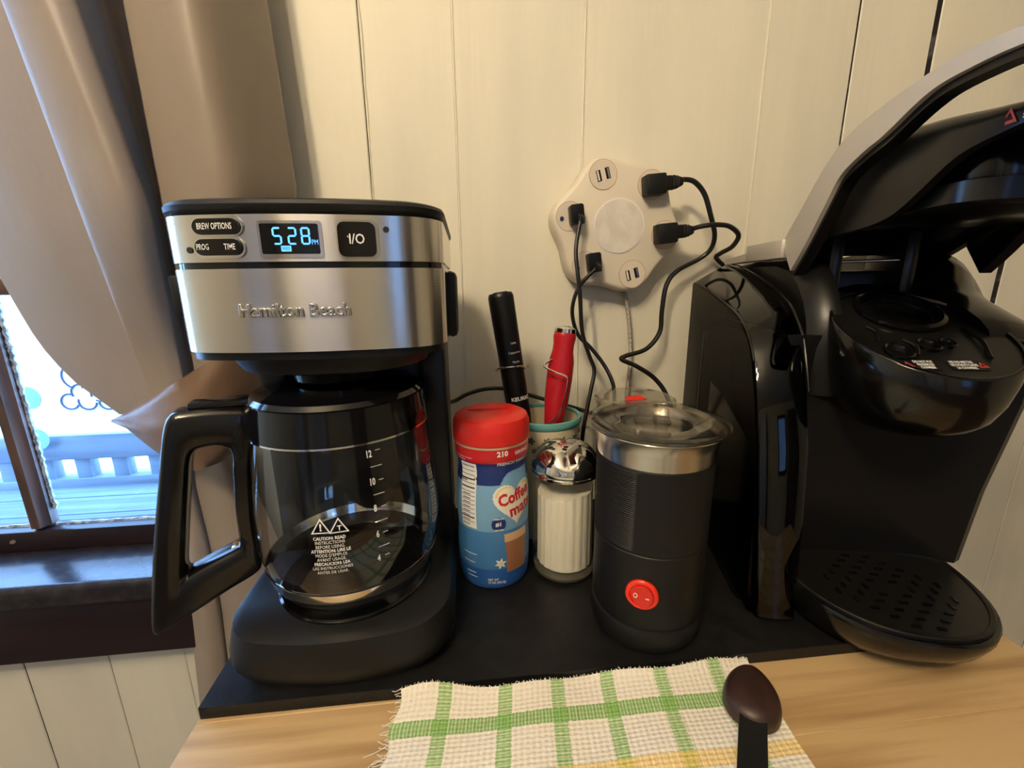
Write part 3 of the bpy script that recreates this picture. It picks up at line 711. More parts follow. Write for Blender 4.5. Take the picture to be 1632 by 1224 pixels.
# ================================================================== MILK FROTHER
fx, fy_ = .1535, .3215
FS = .905
def FL(prof, *a): return lathe([(q*FS, BT+(z-BT)*1.012) for q, z in prof], *a)
fr = thing('milk_frother', 'black electric milk frother with red switch, steel rim and clear lid', 'frother', (fx, fy_, BT))
obj('base', FL([(.001, BT), (.048, BT), (.0515, BT+.002), (.0530, BT+.008), (.0530, BT+.020), (.0522, BT+.0215), (.0505, BT+.022), (.0505, BT+.0235)], fx, fy_, 64), m_blkm, fr)
def ribs(): 
    P = []
    for i in range(60): z = .104+.060*i/59; P += [(.0526, z), (.0519, z+.0005)]
    return P
obj('body', FL([(.0500, BT+.0225), (.0512, BT+.0235), (.0520, BT+.03), (.0520, .0985), (.0512, .0992), (.0512, .1)], fx, fy_, 64), m_blkm, fr)
m_grip = mat('ribbed_grip', (.006, .006, .0065), .5, spec=.32)
def grip():
    L = []
    zs_ = [.0995, .1005]+[.1005+.068*i/76 for i in range(1, 76)]+[.1690, .1700]
    for i, z in enumerate(zs_):
        row = []
        for k in range(96):
            a = 2*PI*k/96; side = abs(math.sin(a-.35-PI/2))     # ribbed on both sides, smooth in front
            r = .0520 if 0 < i < len(zs_)-1 else .051
            if 1 < i < len(zs_)-2 and side > .80 and i % 2: r += .0011*min(1, (side-.80)/.06)
            row.append((fx+FS*r*math.cos(a), fy_+FS*r*math.sin(a), BT+(z-BT)*1.012))
        L.append(row)
    return loft(L)
obj('grip_sleeve', grip(), m_grip, fr, smooth=50)
obj('steel_rim', FL([(.0500, .1695), (.0520, .1702), (.0526, .1730), (.0534, .182), (.0552, .188), (.0582, .1915), (.0590, .1925), (.0586, .1932), (.0550, .1900), (.0520, .184), (.0515, .172)], fx, fy_, 64, False), m_steel2, fr)
obj('inner_pot', FL([(.0515, .186), (.0505, .12), (.001, .12)], fx, fy_, 48, False), m_steel2, fr)
ml = obj('clear_lid', FL([(.0530, .1890), (.0535, .1935), (.0610, .1945), (.0622, .1958), (.0622, .1972), (.0605, .1980), (.0520, .1975), (.0480, .1962), (.0330, .1956), (.0310, .1940), (.001, .1940)], fx, fy_, 64, False), m_clear, fr, smooth=40)
obj('lid_knob', move(loft([[(x*s, y*s, z) for x, y in rr(.013, .0065, .0035, 4)] for s, z in ((1.15, 0), (1.0, .003), (.95, .010), (.85, .0125))]), frame((fx-.002, fy_+.004, .1968), (1, -.25, 0), (0, 0, 1))), m_clear, ml)
obj('whisk_disc', FL([(.001, .1932), (.026, .1932), (.027, .1926), (.026, .192), (.001, .192)], fx, fy_), m_steel2, fr)
th, zsw = oncyl(1023, 947, fx, fy_, .0521*FS)
nrm = Vector((math.cos(th), math.sin(th), 0)); Msw = frame(Vector((fx, fy_, zsw))+nrm*.0512*FS, Vector((0, 0, 1)).cross(nrm), nrm)
m_sw = mat('red_switch', (.75, .03, .012), .3); m_sw2 = mat('red_rocker', (.60, .02, .012), .25)
N_ = 40
obj('switch_bezel', move(loft([[(r*math.cos(2*PI*i/N_), r*1.02*math.sin(2*PI*i/N_), z) for i in range(N_)] for r, z in ((.0128, 0), (.0128, .0022), (.0118, .0030), (.0098, .0030), (.0094, .0018), (.001, .0018))]), Msw), m_sw, fr)
rk = obj('rocker', move(loft([[(x*.0092*w, y*.0092, z+x*.0010) for x, y in [(math.cos(2*PI*i/32), math.sin(2*PI*i/32)) for i in range(32)]] for w, z in ((1, .0015), (1, .0036), (.9, .0042))]), Msw), m_sw2, fr)
obj('switch_mark', move(join(move(loft([[(.0016*s*math.cos(2*PI*i/16), .0022*s*math.sin(2*PI*i/16), 0) for i in range(16)] for s in (1, .72)], False), Matrix.Translation((-.0048, 0, .0040))), move(box(-.0014, .0014, -.0004, .0004, 0, .0002), Matrix.Translation((.0045, 0, .0053)))), Msw), m_print, rk, smooth=0)

# ================================================================== CANISTER WITH CLEAR LID, BEHIND
cx2, cy2 = .196, .472
can = thing('frother_jug', 'dark canister with clear lid and red tab standing behind the milk frother', 'canister', (cx2, cy2, BT))
obj('body', lathe([(.001, BT), (.040, BT), (.042, BT+.003), (.043, .10), (.043, .153), (.040, .155), (.001, .155)], cx2, cy2), m_blk, can)
cl2 = obj('clear_lid', lathe([(.043, .153), (.0440, .167), (.0470, .170), (.0470, .175), (.043, .1772), (.036, .1760), (.001, .1760)], cx2, cy2, 48, False), m_clear, can, smooth=40)
obj('tab', move(slab([(-.013, -.004), (.013, -.004), (.009, .006), (-.009, .006)], 0, .003, .0008), frame((cx2-.008, cy2-.020, .1772), (1, .2, 0), (0, -.3, 1))), m_red, can, label='red tab on the clear lid')

# ================================================================== CROCK WITH HAND TOOLS
gx, gy = .088, .476
m_crock = mat('crock_glaze', (.62, .55, .40), .25); m_teal = mat('teal_glaze', (.10, .30, .30), .25); m_leaf = mat('painted_leaf', (.10, .13, .09), .3)
cro = thing('tool_crock', 'cream crock with teal rim and painted flowers holding two hand frothers', 'crock', (gx, gy, BT))
crp = [(.001, BT), (.033, BT), (.036, BT+.004), (.0385, .07), (.0395, .12), (.0415, .150), (.0425, .157)]
cb = obj('crock_body', lathe(crp+[(.0395, .157), (.0370, .12), (.0355, .06), (.032, .018), (.001, .016)], gx, gy, 56, False), m_crock, cro, smooth=40)
obj('rim', lathe([(.0418, .1505), (.0436, .153), (.0440, .156), (.0430, .1592), (.0412, .1600), (.0394, .1588), (.0390, .1555)], gx, gy, 56, False), m_teal, cro, label='teal glazed rim')
for k in range(14):
    a = 2*PI*k/14
    for dz_, s in ((.139, .0042), (.127, .0030)):
        M = frame((gx+.0411*math.cos(a+dz_*30), gy+.0411*math.sin(a+dz_*30), dz_), (-math.sin(a+dz_*30), math.cos(a+dz_*30), 0), (math.cos(a+dz_*30), math.sin(a+dz_*30), 0))
        obj('painted_flower', move(loft([[(s*w*(1+.3*math.cos(5*2*PI*i/30))*math.cos(2*PI*i/30), s*w*(1+.3*math.cos(5*2*PI*i/30))*math.sin(2*PI*i/30), z) for i in range(30)] for w, z in ((1, -.0012), (.9, .0004))]), M), m_leaf, cb)
def tool(name, lab_, A, B, prof, mt, cat='hand frother'):
    A = Vector(A); B = Vector(B); d = B-A
    t = thing(name, lab_, cat, A); t_ = d.normalized()
    M = frame(A, (1, 0, 0), d)
    L = [[(rx*math.cos(2*PI*i/28), ry*math.sin(2*PI*i/28), s*d.length) for i in range(28)] for s, rx, ry in prof]
    return t, obj('handle', move(loft(L), M), mt, t, smooth=50), M, d.length
A = at(829, 668, .478); B = at(797, 467, .486)
t1, h1, M1, L1_ = tool('hand_frother', 'slim black handheld milk frother leaning in the crock behind the creamer', A-(B-A)*.12, B, ((0, .008, .007), (.02, .012, .010), (.14, .0135, .012), (.35, .0140, .0125), (.55, .0138, .012), (.80, .0142, .0125), (.97, .0145, .013), (.985, .0140, .0125), (1, .0125, .011)), m_blk)
obj('button_cap', move(loft([[(x*s, y*s, z) for x, y in rr(.0085, .0075, .004)] for s, z in ((1, L1_-.0005), (1, L1_+.0006), (.85, L1_+.0012))]), M1), m_blkg, t1)
def ontool(bm, M, s, out, off=0):
    return move(warp(bm, lambda v: (out*math.sin(v.x/out+off), -out*.9*math.cos(v.x/out+off), s+v.y)), M)
obj('brand_text', ontool(text('KEURIG', .0060, 0, .0002, squash=1.1), M1, L1_*.27, .0143, .25), m_print, h1, smooth=0)
for k, w_ in enumerate(('Latte', 'Cappuccino', 'Mocha')):
    obj('speed_text', ontool(text(w_, .0036, 0, 0, squash=.9), M1, L1_*(.66-.065*k), .0146, .35), m_print, h1, smooth=0)
cw = at(814, 588, .478); ex = (B-A).normalized()
def ringpts(c, r, ax, a0, a1, n=16):
    x = Vector((1, 0, 0)); x = (x-ax*x.dot(ax)).normalized(); y = ax.cross(x)
    return [c+x*r*math.cos(math.radians(a0+(a1-a0)*i/n))+y*r*math.sin(math.radians(a0+(a1-a0)*i/n)) for i in range(n+1)]
obj('wire_clip', tube(ringpts(cw, .0170, Vector((-.05, 0.35, 1)).normalized(), -215, 35)+[cw+Vector((.022, .008, .002))], .0011, 6, 2), m_wire, t1)
A = at(880, 690, .470); B = at(902, 521, .476)
t2, h2, M2, L2_ = tool('hand_frother', 'red handheld milk frother with wire clip leaning in the crock', A-(B-A)*.12, B, ((0, .006, .006), (.10, .009, .008), (.22, .0115, .010), (.40, .0142, .012), (.58, .0150, .0128), (.72, .0146, .0125), (.80, .0120, .0115), (.86, .0118, .0112), (.92, .0130, .0118), (.955, .0122, .011), (.97, .0110, .010)), mat('red_handle', (.42, .012, .022), .28))
obj('end_cap', move(loft([[(r*math.cos(2*PI*i/24), r*.9*math.sin(2*PI*i/24), L2_*s) for i in range(24)] for s, r in ((.955, .0124), (.985, .0118), (1.0, .0095), (1.008, .005))]), M2), m_chrome, t2, label='polished steel end cap')
wp = [at(905, 566, .492), at(885, 571, .470), at(867, 582, .462), at(882, 592, .452), at(903, 600, .450), at(904, 612, .450), at(899, 635, .451), at(892, 656, .452), at(884, 668, .454), at(874, 676, .456), at(866, 690, .46)]
obj('wire_clip', tube(wp, .0012, 6, 5), m_wire, t2)

# ================================================================== POWER STRIP ON THE WALL
m_strip = mat('white_strip_plastic', (.66, .60, .50), .42); m_stripd = mat('strip_disc', (.62, .55, .45), .4); m_line = mat('strip_line', (.40, .24, .16), .5)
SY = .560
sc = at(985, 360, SY); scx, scz = sc.x, sc.z
ps = thing('power_strip', 'white six lobed wall power strip with round centre and black plugs', 'power strip', (scx, WY, scz))
LA = [math.radians(a) for a in (50, 110, 170, 230, 290, 350)]
def lob(R, c, n=120): return [((R+c*math.cos(6*(t-LA[0])))*math.cos(t), (R+c*math.cos(6*(t-LA[0])))*math.sin(t)) for t in [2*PI*i/n for i in range(n)]]
def rad(z): return lambda: 0
sl = []
for R, c, y in ((.0785, .0046, WY-.001), (.081, .0048, WY-.004), (.081, .0048, SY+.010), (.0798, .0047, SY+.004), (.0778, .0045, SY+.0012), (.0745, .0042, SY), (.002, 0, SY)):
    sl.append([(scx+a, y, scz+b) for a, b in lob(R, c)])
stb = obj('strip_body', loft(sl), m_strip, ps, smooth=50)
def disc(cx, cz, r, y, t, mt, nm, par=ps, n=40, bv=0):
    return obj(nm, plate([(r*math.cos(2*PI*i/n), r*math.sin(2*PI*i/n)) for i in range(n)], t, frame((cx, y, cz), (1, 0, 0), (0, -1, 0)), bv), mt, par)
disc(scx+.001, scz, .0335, SY, .0012, m_white, 'centre_ring'); disc(scx+.001, scz, .0318, SY-.0006, .0012, mat('centre_disc', (.60, .56, .50), .38, noise=((60, 60, 60), (.68, .64, .58), 4, .4, .6)), 'centre_disc')
LC = []
for a in LA:
    cx, cz_ = scx+.064*math.cos(a), scz+.064*math.sin(a); LC.append((cx, cz_))
    disc(cx, cz_, .0180, SY, .0004, m_line, 'port_outline'); disc(cx, cz_, .0174, SY-.0002, .0005, m_stripd, 'port_disc')
for k in (1, 4):        # usb ports
    cx, cz_ = LC[k]
    for s in (-1, 1):
        M = frame((cx+s*.0055, SY-.0006, cz_+s*.0018), (1, 0, .28), (0, -1, 0))
        u = obj('usb_port', plate(rr(.0027, .0066, .0004, 2), .0006, M), m_blkg, ps, smooth=0)
        obj('usb_tongue', plate(rr(.0011, .0058, .0002, 2), .0004, frame((cx+s*.0055+.0008*s, SY-.0012, cz_+s*.0018), (1, 0, .28), (0, -1, 0))), m_stripd if s < 0 else m_chrome, u, smooth=0)
for k in (2, 3):
    cx, cz_ = LC[k]
    obj('outlet_hole', plate([(.0025*math.cos(t), .003*math.sin(t)) for t in [2*PI*i/12 for i in range(12)]], .0006, frame((cx-.0105, SY-.0006, cz_-.003), (1, 0, 0), (0, -1, 0))), m_blkg, ps, smooth=0)
# plugs, each with its cord, are things of their own
def plug(lab_, c, kind, pts, r=.0026, cat='power cord', flat_=1):
    t = thing('appliance_cord', lab_, cat, c, group=None)
    if kind == 'flat':          # small block, cord leaves downwards
        obj('plug', bevel(move(slab(rr(.0085, .0115, .003, 3), 0, .016), frame(c, (1, 0, .12), (0, -1, 0))), .0015, 2, 40), m_blk, t)
        obj('strain_relief', tube([c+Vector((.001, -.012, -.002)), c+Vector((.003, -.017, -.005)), c+Vector((.004, -.018, -.012))], .0042, 8, 4), m_blk, t)
    else:                       # block turned to the side with a ribbed relief
        M = frame(c, (1, 0, .10), (0, -1, 0))
        obj('plug', bevel(move(box(-.013, .013, -.0125, .0115, 0, .019), M), .0022, 2, 40), m_blkm, t)
        obj('plug_neck', move(loft([[(x, y*s, z*s+.0105) for y, z in rr(.0085, .0072, .003, 3)] for x, s in ((.0125, 1), (.020, .95), (.0215, .85), (.0225, .95), (.0245, .95), (.0255, .78), (.0265, .86), (.0285, .86), (.0295, .66), (.0305, .74), (.034, .60), (.036, .45))]), M), m_blkm, t)
    obj('cord', tube(pts, r, 10, 8), m_cord, t)
    return t
YP = SY-.001
cA = Vector((LC[2][0]+.006, YP, LC[2][1]+.001)); cB = Vector((LC[3][0]+.008, YP, LC[3][1]+.004))
cC = Vector((LC[0][0]-.001, YP, LC[0][1]-.002)); cD = Vector((LC[5][0]-.004, YP, LC[5][1]+.001))
def pp(L): return [at(*q) for q in L]
plug('black power cord from the upper left outlet of the wall strip, hanging straight down', cA, 'flat', [cA+Vector((.003, -.018, -.006))]+pp([(918, 395, .535), (920, 430, .530), (924, 465, .528), (928, 529, .528), (939, 566, .524), (947, 590, .520), (942, 620, .514), (935, 655, .508), (929, 690, .503), (926, 740, .50), (930, 800, .50)]))
plug('black power cord from the lower left outlet of the wall strip, crossing behind the other', cB, 'flat', [cB+Vector((.003, -.017, -.006))]+pp([(930, 448, .548), (917, 470, .550), (912, 500, .550), (921, 533, .550), (943, 556, .547), (964, 584, .540), (977, 612, .530), (979, 640, .527), (980, 700, .525), (985, 760, .525)]))
plug('black power cord from the upper right outlet, winding down past the brewer tank', cC, 'side', [cC+Vector((.032, -.0105, .004))]+pp([(1090, 286, .555), (1107, 290, .553), (1123, 310, .552), (1133, 345, .552), (1139, 375, .555), (1132, 398, .565), (1112, 414, .57), (1079, 432, .565), (1062, 455, .560), (1055, 495, .558), (1051, 530, .556), (1030, 556, .552), (998, 567, .548), (991, 573, .546), (1015, 584, .543), (1044, 604, .538), (1064, 634, .530), (1078, 690, .525), (1085, 760, .52)]), .0031)
plug('black power cord from the lower right outlet, looping back behind the brewer tank', cD, 'side', [cD+Vector((.032, -.0105, .004))]+pp([(1112, 362, .548), (1128, 359, .542), (1142, 358, .541), (1163, 361, .545), (1177, 375, .551), (1167, 393, .560), (1148, 404, .574), (1142, 412, .582), (1165, 430, .588), (1215, 450, .588), (1300, 470, .588)]), .0031)
# grey braided supply cable of the strip
m_braid = mat('grey_braid', (.33, .31, .27), .45, .3)
bp_ = spline(pp([(993, 458, .585), (1000, 490, .585), (1004, 530, .585), (1005, 570, .585), (1002, 600, .583), (998, 640, .58), (990, 720, .575), (985, 800, .57)]), 10)
obj('supply_cable', tube(bp_, lambda t: .0031+.00035*math.sin(t*520), 8, 3), m_braid, ps, label='grey braided supply cable')
# cord of the coffee maker lying along the wall behind the jars
t = thing('appliance_cord', 'thin black cord arching behind the creamer and hand frothers along the wall', 'power cord', at(800, 640, .55))
obj('cord', tube(pp([(700, 640, .50), (722, 640, .54), (745, 628, .555), (775, 620, .56), (810, 620, .56), (845, 630, .56), (880, 640, .555), (925, 653, .55), (950, 664, .54), (958, 700, .53), (960, 760, .52)]), .0028, 8, 6), m_cord, t)

# ================================================================== POD BREWER
BO = (.376, .320, BT); BA = -math.radians(14)
br = thing('pod_coffee_brewer', 'large black single cup coffee brewer with raised silver handle and open lid', 'coffee maker', BO, BA)
def B_(name, bm, mt, parent=None, **k):
    for v in bm.verts: v.co.z -= BT        # drawn with room heights
    return obj(name, bm, mt, parent or br, world=False, **k)
def egg(w, vf, vb, c=0, n=56, p=2.3):
    out = []
    for i in range(n):
        a = 2*PI*i/n; ca, sa = math.cos(a), math.sin(a)
        x = math.copysign(abs(ca)**(2/p), ca)*w; y = math.copysign(abs(sa)**(2/p), sa)
        out.append((c+x, y*(vb if y > 0 else -vf)))
    return out
m_brew = mat('brewer_black', (.003, .003, .0032), .15); m_brewm = mat('brewer_satin', (.005, .005, .0052), .32, spec=.32); m_tray = mat('brewer_tray', (.006, .006, .006), .32, spec=.32); m_in = mat('brewer_inner', (.004, .004, .004), .28)
B_('brewer_base', loft([[(x, y, z) for x, y in egg(w, vf, .225, -.013)] for w, vf, z in ((.064, -.074, BT+.0005), (.069, -.083, BT+.004), (.077, -.097, .028), (.0805, -.1025, .040), (.081, -.103, .046), (.080, -.102, .0485))]), m_brew)
tr = B_('drip_tray', loft([[(x, y, z) for x, y in egg(w, vf, .01, -.013)] for w, vf, z in ((.0775, -.0995, .047), (.0775, -.0995, .0508), (.0765, -.0985, .0516), (.074, -.096, .0512), (.0735, -.0955, .0500))]), m_tray, smooth=40)
# slots pressed into the tray: short bars around a square field
slot = None; k_ = 0
for i in range(-5, 6):
    for j in range(-5, 6):
        u, v = -.013+i*.0088, -.044+j*.0088
        d = max(abs(i), abs(j))
        if d == 0 or (abs(i)+abs(j)) % 2 or abs(i)+abs(j) > 7: continue
        hor = abs(j) >= abs(i)
        w = (.0034, .0014) if hor else (.0014, .0034)
        if k_ == 0:
            slot = B_('tray_slot', slab(rr(.0034, .0014, .0011, 3), BT, BT+.0012), m_brew, tr); o = slot
        else:
            o = slot.copy(); COL.objects.link(o)
        o.location = (u, v, .0500-BT+.0002); o.rotation_euler = (0, 0, 0 if hor else PI/2); k_ += 1
def colout(w, fl, z):
    P = []
    for i in range(17):
        t = -1+2*i/16; P.append((w*t, .004+.006*(1-t*t)-fl*0, z))
    P += [(w+.009, .010, z), (w+.010, .10, z), (w-.01, .215, z), (-.02, .222, z), (-w+.012, .215, z), (-w-.004, .10, z), (-w-.003, .012, z)]
    return P
B_('column', loft([colout(.074, 0, .048), colout(.080, 0, .12), (colout(.094, 0, .205)), colout(.094, 0, .262)]), m_brewm, smooth=30)
# head: bowl under the pod holder, cut off by a sloping plane
def plz(v): return .305-.466*(.06-v)
def bowl(t, k, du=0):
    L = []
    for i in range(64):
        a = 2*PI*i/64; u, v = -.010+.060*k*math.cos(a), -.016+.062*k*math.sin(a)
        L.append((u, v, .186+(plz(v)-.186)*t+du))
    return L
B_('pod_bowl', loft([bowl(t, k) for t, k in ((0, .02), (.008, .28), (.05, .50), (.14, .70), (.30, .84), (.52, .93), (.78, .985), (1.0, 1.0))]+[bowl(1, .985, .0012), bowl(1, .955, .0008), bowl(.97, .95)]), m_brew, smooth=50)
# shoulders either side of the pod holder
def shoulder(u0, u1, top, hang, s, prof):
    L = []
    for k in range(9):
        t = k/8; u = u0+(u1-u0)*t
        dz_ = -top*(t**2.2); fr_ = (t**2)*hang
        L.append([(s*u, v+fr_*(1 if v < .1 else -.4), z+dz_*max(0, (z-.24)/.08)) for v, z in prof])
    return loft(L)
B_('right_shoulder', shoulder(.034, .118, .045, .034, 1, [(.222, .215), (.222, .324), (.215, .332), (.15, .337), (.09, .338), (.060, .334), (.052, .324), (.044, .309), (.030, .2985), (.008, .2875), (-.012, .2775), (-.022, .2695), (-.024, .264), (-.016, .258), (.004, .254), (.03, .212)]), m_brew, smooth=40)
B_('left_shoulder', shoulder(.055, .0785, .010, .010, -1, [(.222, .215), (.222, .324), (.215, .332), (.15, .336), (.08, .335), (.052, .329), (.032, .315), (.016, .296), (.006, .275), (.001, .250), (.000, .230), (.001, .208)]), m_brewm, smooth=40)
# sloping deck with the pod hole
def D(bm): return warp(bm, lambda v: (v.x, v.y-.42*v.z, plz(v.y)+.906*v.z))      # drawn in plan, laid on the slope
HX, HYc = -.011, .010
hole = [(HX+.0245*math.cos(2*PI*i/40), HYc+.0225*math.sin(2*PI*i/40)) for i in range(40)]
out_ = []
for i in range(40):
    a = 2*PI*i/40; ca, sa = math.cos(a), math.sin(a)
    x, y = -.010+.0570*ca, -.016+.0590*sa
    if sa > 0: x, y = -.010+.046*ca*(1+.24*(1-sa)), -.016+.078*sa
    out_.append((x, y))
def holed(o, i, z0, z1):
    return loft([[(x, y, z0) for x, y in i], [(x, y, z0) for x, y in o], [(x, y, z1) for x, y in o], [(x, y, z1) for x, y in i]], wrap=True)
B_('pod_deck', D(holed(out_, hole, -.005, -.001)), m_tray, smooth=30)
B_('pod_ring', D(loft([[(HX+r*math.cos(2*PI*i/40), HYc+r*.94*math.sin(2*PI*i/40), z) for i in range(40)] for r, z in ((.0300, -.002), (.0320, .001), (.0315, .0035), (.0285, .0048), (.0255, .0036), (.0245, -.002), (.021, -.03), (.001, -.032))], False)), m_brew, smooth=40)
for x, y, r in ((-.043, -.046, .0085), (-.018, -.038, .0068), (-.004, -.036, .0045)):
    B_('drain_well', D(loft([[(x+q*math.cos(2*PI*i/24), y+q*math.sin(2*PI*i/24), z) for i in range(24)] for q, z in ((r, -.001), (r+.0012, .0022), (r+.0002, .0028), (r-.0012, .0020), (r-.002, -.0005), (.0005, -.0008))])), m_blkg)
for a_, b_ in (((-.030, -.030), (-.032, -.050)), ((.022, -.014), (.014, -.052)), ((-.046, -.012), (-.050, -.032))):
    B_('deck_rib', D(tube([(*a_, 0), ((a_[0]+b_[0])/2+.003, (a_[1]+b_[1])/2, .0015), (*b_, 0)], .0015, 8, 4)), m_in)
m_sred = mat('sticker_red', (.45, .05, .04), .5)
for sx, sy, tx in ((-.036, -.060, 'DO NOT PUT\nFINGERS IN\nCHAMBER'), (-.006, -.060, 'NE PAS METTRE\nLES DOIGTS DANS\nLA CHAMBRE')):
    st = B_('warning_sticker', D(plate(rr(.0112, .0052, .0008, 2), .0004, Matrix.Translation((sx, sy, -.0008)))), m_blkm, smooth=0)
    B_('warning_text', D(move(text(tx, .0034, 0, .00012, squash=.62), Matrix.Translation((sx+(.003 if sx < -.02 else -.0025), sy, -.0002)))), m_print, st, smooth=0)
    B_('warning_triangle', D(move(loft([[(-.0032*k, -.0026*k, -.0002), (.0032*k, -.0026*k, -.0002), (0, .0036*k, -.0002)] for k in (1, .5)], False), Matrix.Translation((sx-.0085 if sx < -.02 else sx+.0092, sy, 0)))), m_sred, st, smooth=0)
B_('hinge_bracket', box(-.052, -.040, .045, .10, .29, .352, .003), m_in)
B_('hinge_bracket', box(.010, .022, .045, .10, .29, .352, .003), m_in)
B_('hinge_pin', cyl((-.040, .058, .3255), (.022, .050, .3265), .0014), m_wire, label='steel hinge pin')
B_('deck_back', box(-.055, .034, .066, .10, .26, .318, .004), m_blk)
# open lid, an upturned shell raised on its hinge
def usec(v, zt, zb, hw, t=.006):           # the right wall of the lid stops higher than the left
    zr = min(max(zb, .366), zt-.012) if v > -.1 else zb
    k = min(.010, (zt-zb)*.5)
    o = [(-hw, zb), (-hw, zt-k), (-hw+k*.3, zt-k*.3), (-hw+k, zt), (0, zt+.002), (hw-k, zt), (hw-k*.3, zt-k*.3), (hw, zt-k), (hw, zr)]
    i = [(hw-t, zr), (hw-t, zt-k), (hw-t-k*.3, zt-k*.3-t*.6), (hw-k-t*.4, zt-t), (0, zt-t), (-hw+k+t*.4, zt-t), (-hw+t+k*.3, zt-k*.3-t*.6), (-hw+t, zt-k), (-hw+t, zb)]
    return [(a, v, b) for a, b in o+i]
LP = spline([Vector(p) for p in ((.085, .338, .330), (.060, .350, .336), (.034, .366, .343), (.0, .396, .346), (-.034, .409, .348), (-.057, .4075, .353), (-.080, .4045, .366), (-.100, .401, .378), (-.120, .398, .384), (-.140, .395, .3885), (-.165, .389, .385))], 3)
hw_ = lambda v: .070 if v > -.09 else .070-.030*((-.09-v)/.075)**2
lid = B_('lid', loft([usec(p.x, p.y, p.z, hw_(p.x)) for p in LP]), m_brewm, smooth=50)
B_('needle_housing', loft([[(x, y, z) for x, y in rr(w, d, .02, 6, .004, -.03)] for w, d, z in ((.056, .062, .392), (.058, .066, .372), (.056, .064, .364), (.050, .058, .360))]), m_brew, lid, smooth=40)
B_('needle_plate', loft([[(x, y, z) for x, y in rr(w, d, .02, 6, .004, -.03)] for w, d, z in ((.064, .072, .366), (.064, .072, .354), (.061, .069, .3515))]), m_in, lid, smooth=40)
B_('needle', cyl((.040, -.070, .378), (.044, -.078, .368), .0035, .0028), mat('brass_needle', (.7, .6, .42), .25, 1), lid, label='brass coloured puncture needle')
B_('clip', box(-.062, -.055, -.055, -.045, .368, .388, .002), m_brew, lid); B_('clip', box(.02, .034, -.095, -.085, .378, .395, .002), m_brew, lid)
ML = frame((-.0650, -.1215, .3905), (.12, -1, .02), (-1, -.12, 0))
B_('warning_triangle', move(loft([[(-.0042*k, -.0034*k, 0), (.0042*k, -.0034*k, 0), (0, .0046*k, 0)] for k in (1, .5)], False), ML), m_sred, lid, smooth=0)
B_('warning_text', move(text('CAUTION\nSHARP NEEDLE', .0034, 0, .0001, align='LEFT', squash=.8), ML @ Matrix.Translation((.0065, 0, 0))), m_print, lid, smooth=0)
# raised handle: silver strap arms joined by a bow in front, black inside
HU = [(.068, .345), (.052, .360), (.038, .373), (.015, .395), (-.007, .4105), (-.030, .418), (-.053, .422), (-.088, .4255), (-.112, .426), (-.144, .422)]
HL = [(.045, .318), (.032, .331), (.020, .345), (.001, .369), (-.014, .387), (-.036, .3965), (-.058, .4025), (-.084, .4125), (-.105, .416), (-.145, .414)]
Uc = spline([Vector((-.085, a, b)) for a, b in HU]+[Vector((-.079, -.165, .418)), Vector((-.058, -.182, .415)), Vector((0, -.188, .414))], 5)
Lc = spline([Vector((-.085, a, b)) for a, b in HL]+[Vector((-.079, -.166, .409)), Vector((-.058, -.183, .405)), Vector((0, -.189, .404))], 5)
def strap(Uc, Lc, o0, o1, zt, zb):
    L = []
    for i, (a, b) in enumerate(zip(Uc, Lc)):
        p = (Uc[min(i+1, len(Uc)-1)]-Uc[max(i-1, 0)]); p.z = 0; p.normalize(); inw = Vector((0, 0, 1)).cross(p) if False else Vector((p.y*-1, p.x, 0))
        if inw.x < 0 and i < len(Uc)-14: inw = -inw
        if i >= len(Uc)-14 and inw.y < 0: inw = -inw
        A = a+Vector((0, 0, zt)); Bq = b+Vector((0, 0, zb))
        L.append([A+inw*o0, A+inw*o1, Bq+inw*o1, Bq+inw*o0])
    return L
Ls = strap(Uc, Lc, 0, .0035, 0, 0); Lb = strap(Uc, Lc, .0036, .013, -.003, -.0045)
def mirror(L): return [[Vector((-p.x, p.y, p.z)) for p in q] for q in L]
B_('handle_strap', bevel(loft(Ls+mirror(Ls)[-2::-1]), .0008, 2, 50), m_silver, smooth=40, label='silver handle strap')
B_('handle_lining', loft(Lb+mirror(Lb)[-2::-1]), m_brewm, smooth=40)
B_('rear_trim', box(-.088, -.072, .062, .150, .330, .348, .0015), m_silver, label='silver rear trim')
B_('rear_trim', loft([[(-.087, v, z0), (-.070, v, z0), (-.070, v, z1), (-.087, v, z1)] for v, z0, z1 in ((.150, .331, .340), (.222, .330, .336))]), m_silver)
# smoked water tank on the left
LPf = [(-.050, .015), (-.048, .022), (-.041, .100), (-.031, .170), (-.015, .215), (-.003, .240), (.012, .258), (.037, .274), (.065, .2825), (.095, .289), (.145, .299), (.198, .3065), (.212, .307)]
RPf = [(-.049, .015), (-.047, .022), (-.040, .100), (-.030, .170), (-.0145, .215), (-.003, .240), (.010, .263), (.035, .285), (.052, .293), (.073, .301), (.115, .313), (.165, .324), (.214, .331)]
def tsec(t, ins):
    out = []
    for (a, b), (c, d) in zip(LPf, RPf):
        u = -.127+(.127-.085)*t+(.010*(1-min(1, b/.18)))*(1-t); v = a+(c-a)*t; z = b+(d-b)*t
        out.append((u, v+ins*.8, z-ins*.5*(z > .2)))
    out.append((out[-1][0], .216, .015))
    return out
m_smoke3 = thin('smoked_plastic_scuffed', (.22, .20, .18), .35, .30, (.45, .45, .45))
tank = B_('water_tank', loft([tsec(0, .004), tsec(.035, .0012), tsec(.09, 0), tsec(.5, -.0015), tsec(.93, 0), tsec(1, .002)]), [m_smoke, m_smoke3], smooth=28, label='smoked see-through water tank')
for p in tank.data.polygons:
    if p.normal.x < -.75: p.material_index = 1         # the flat side is scuffed and wet inside
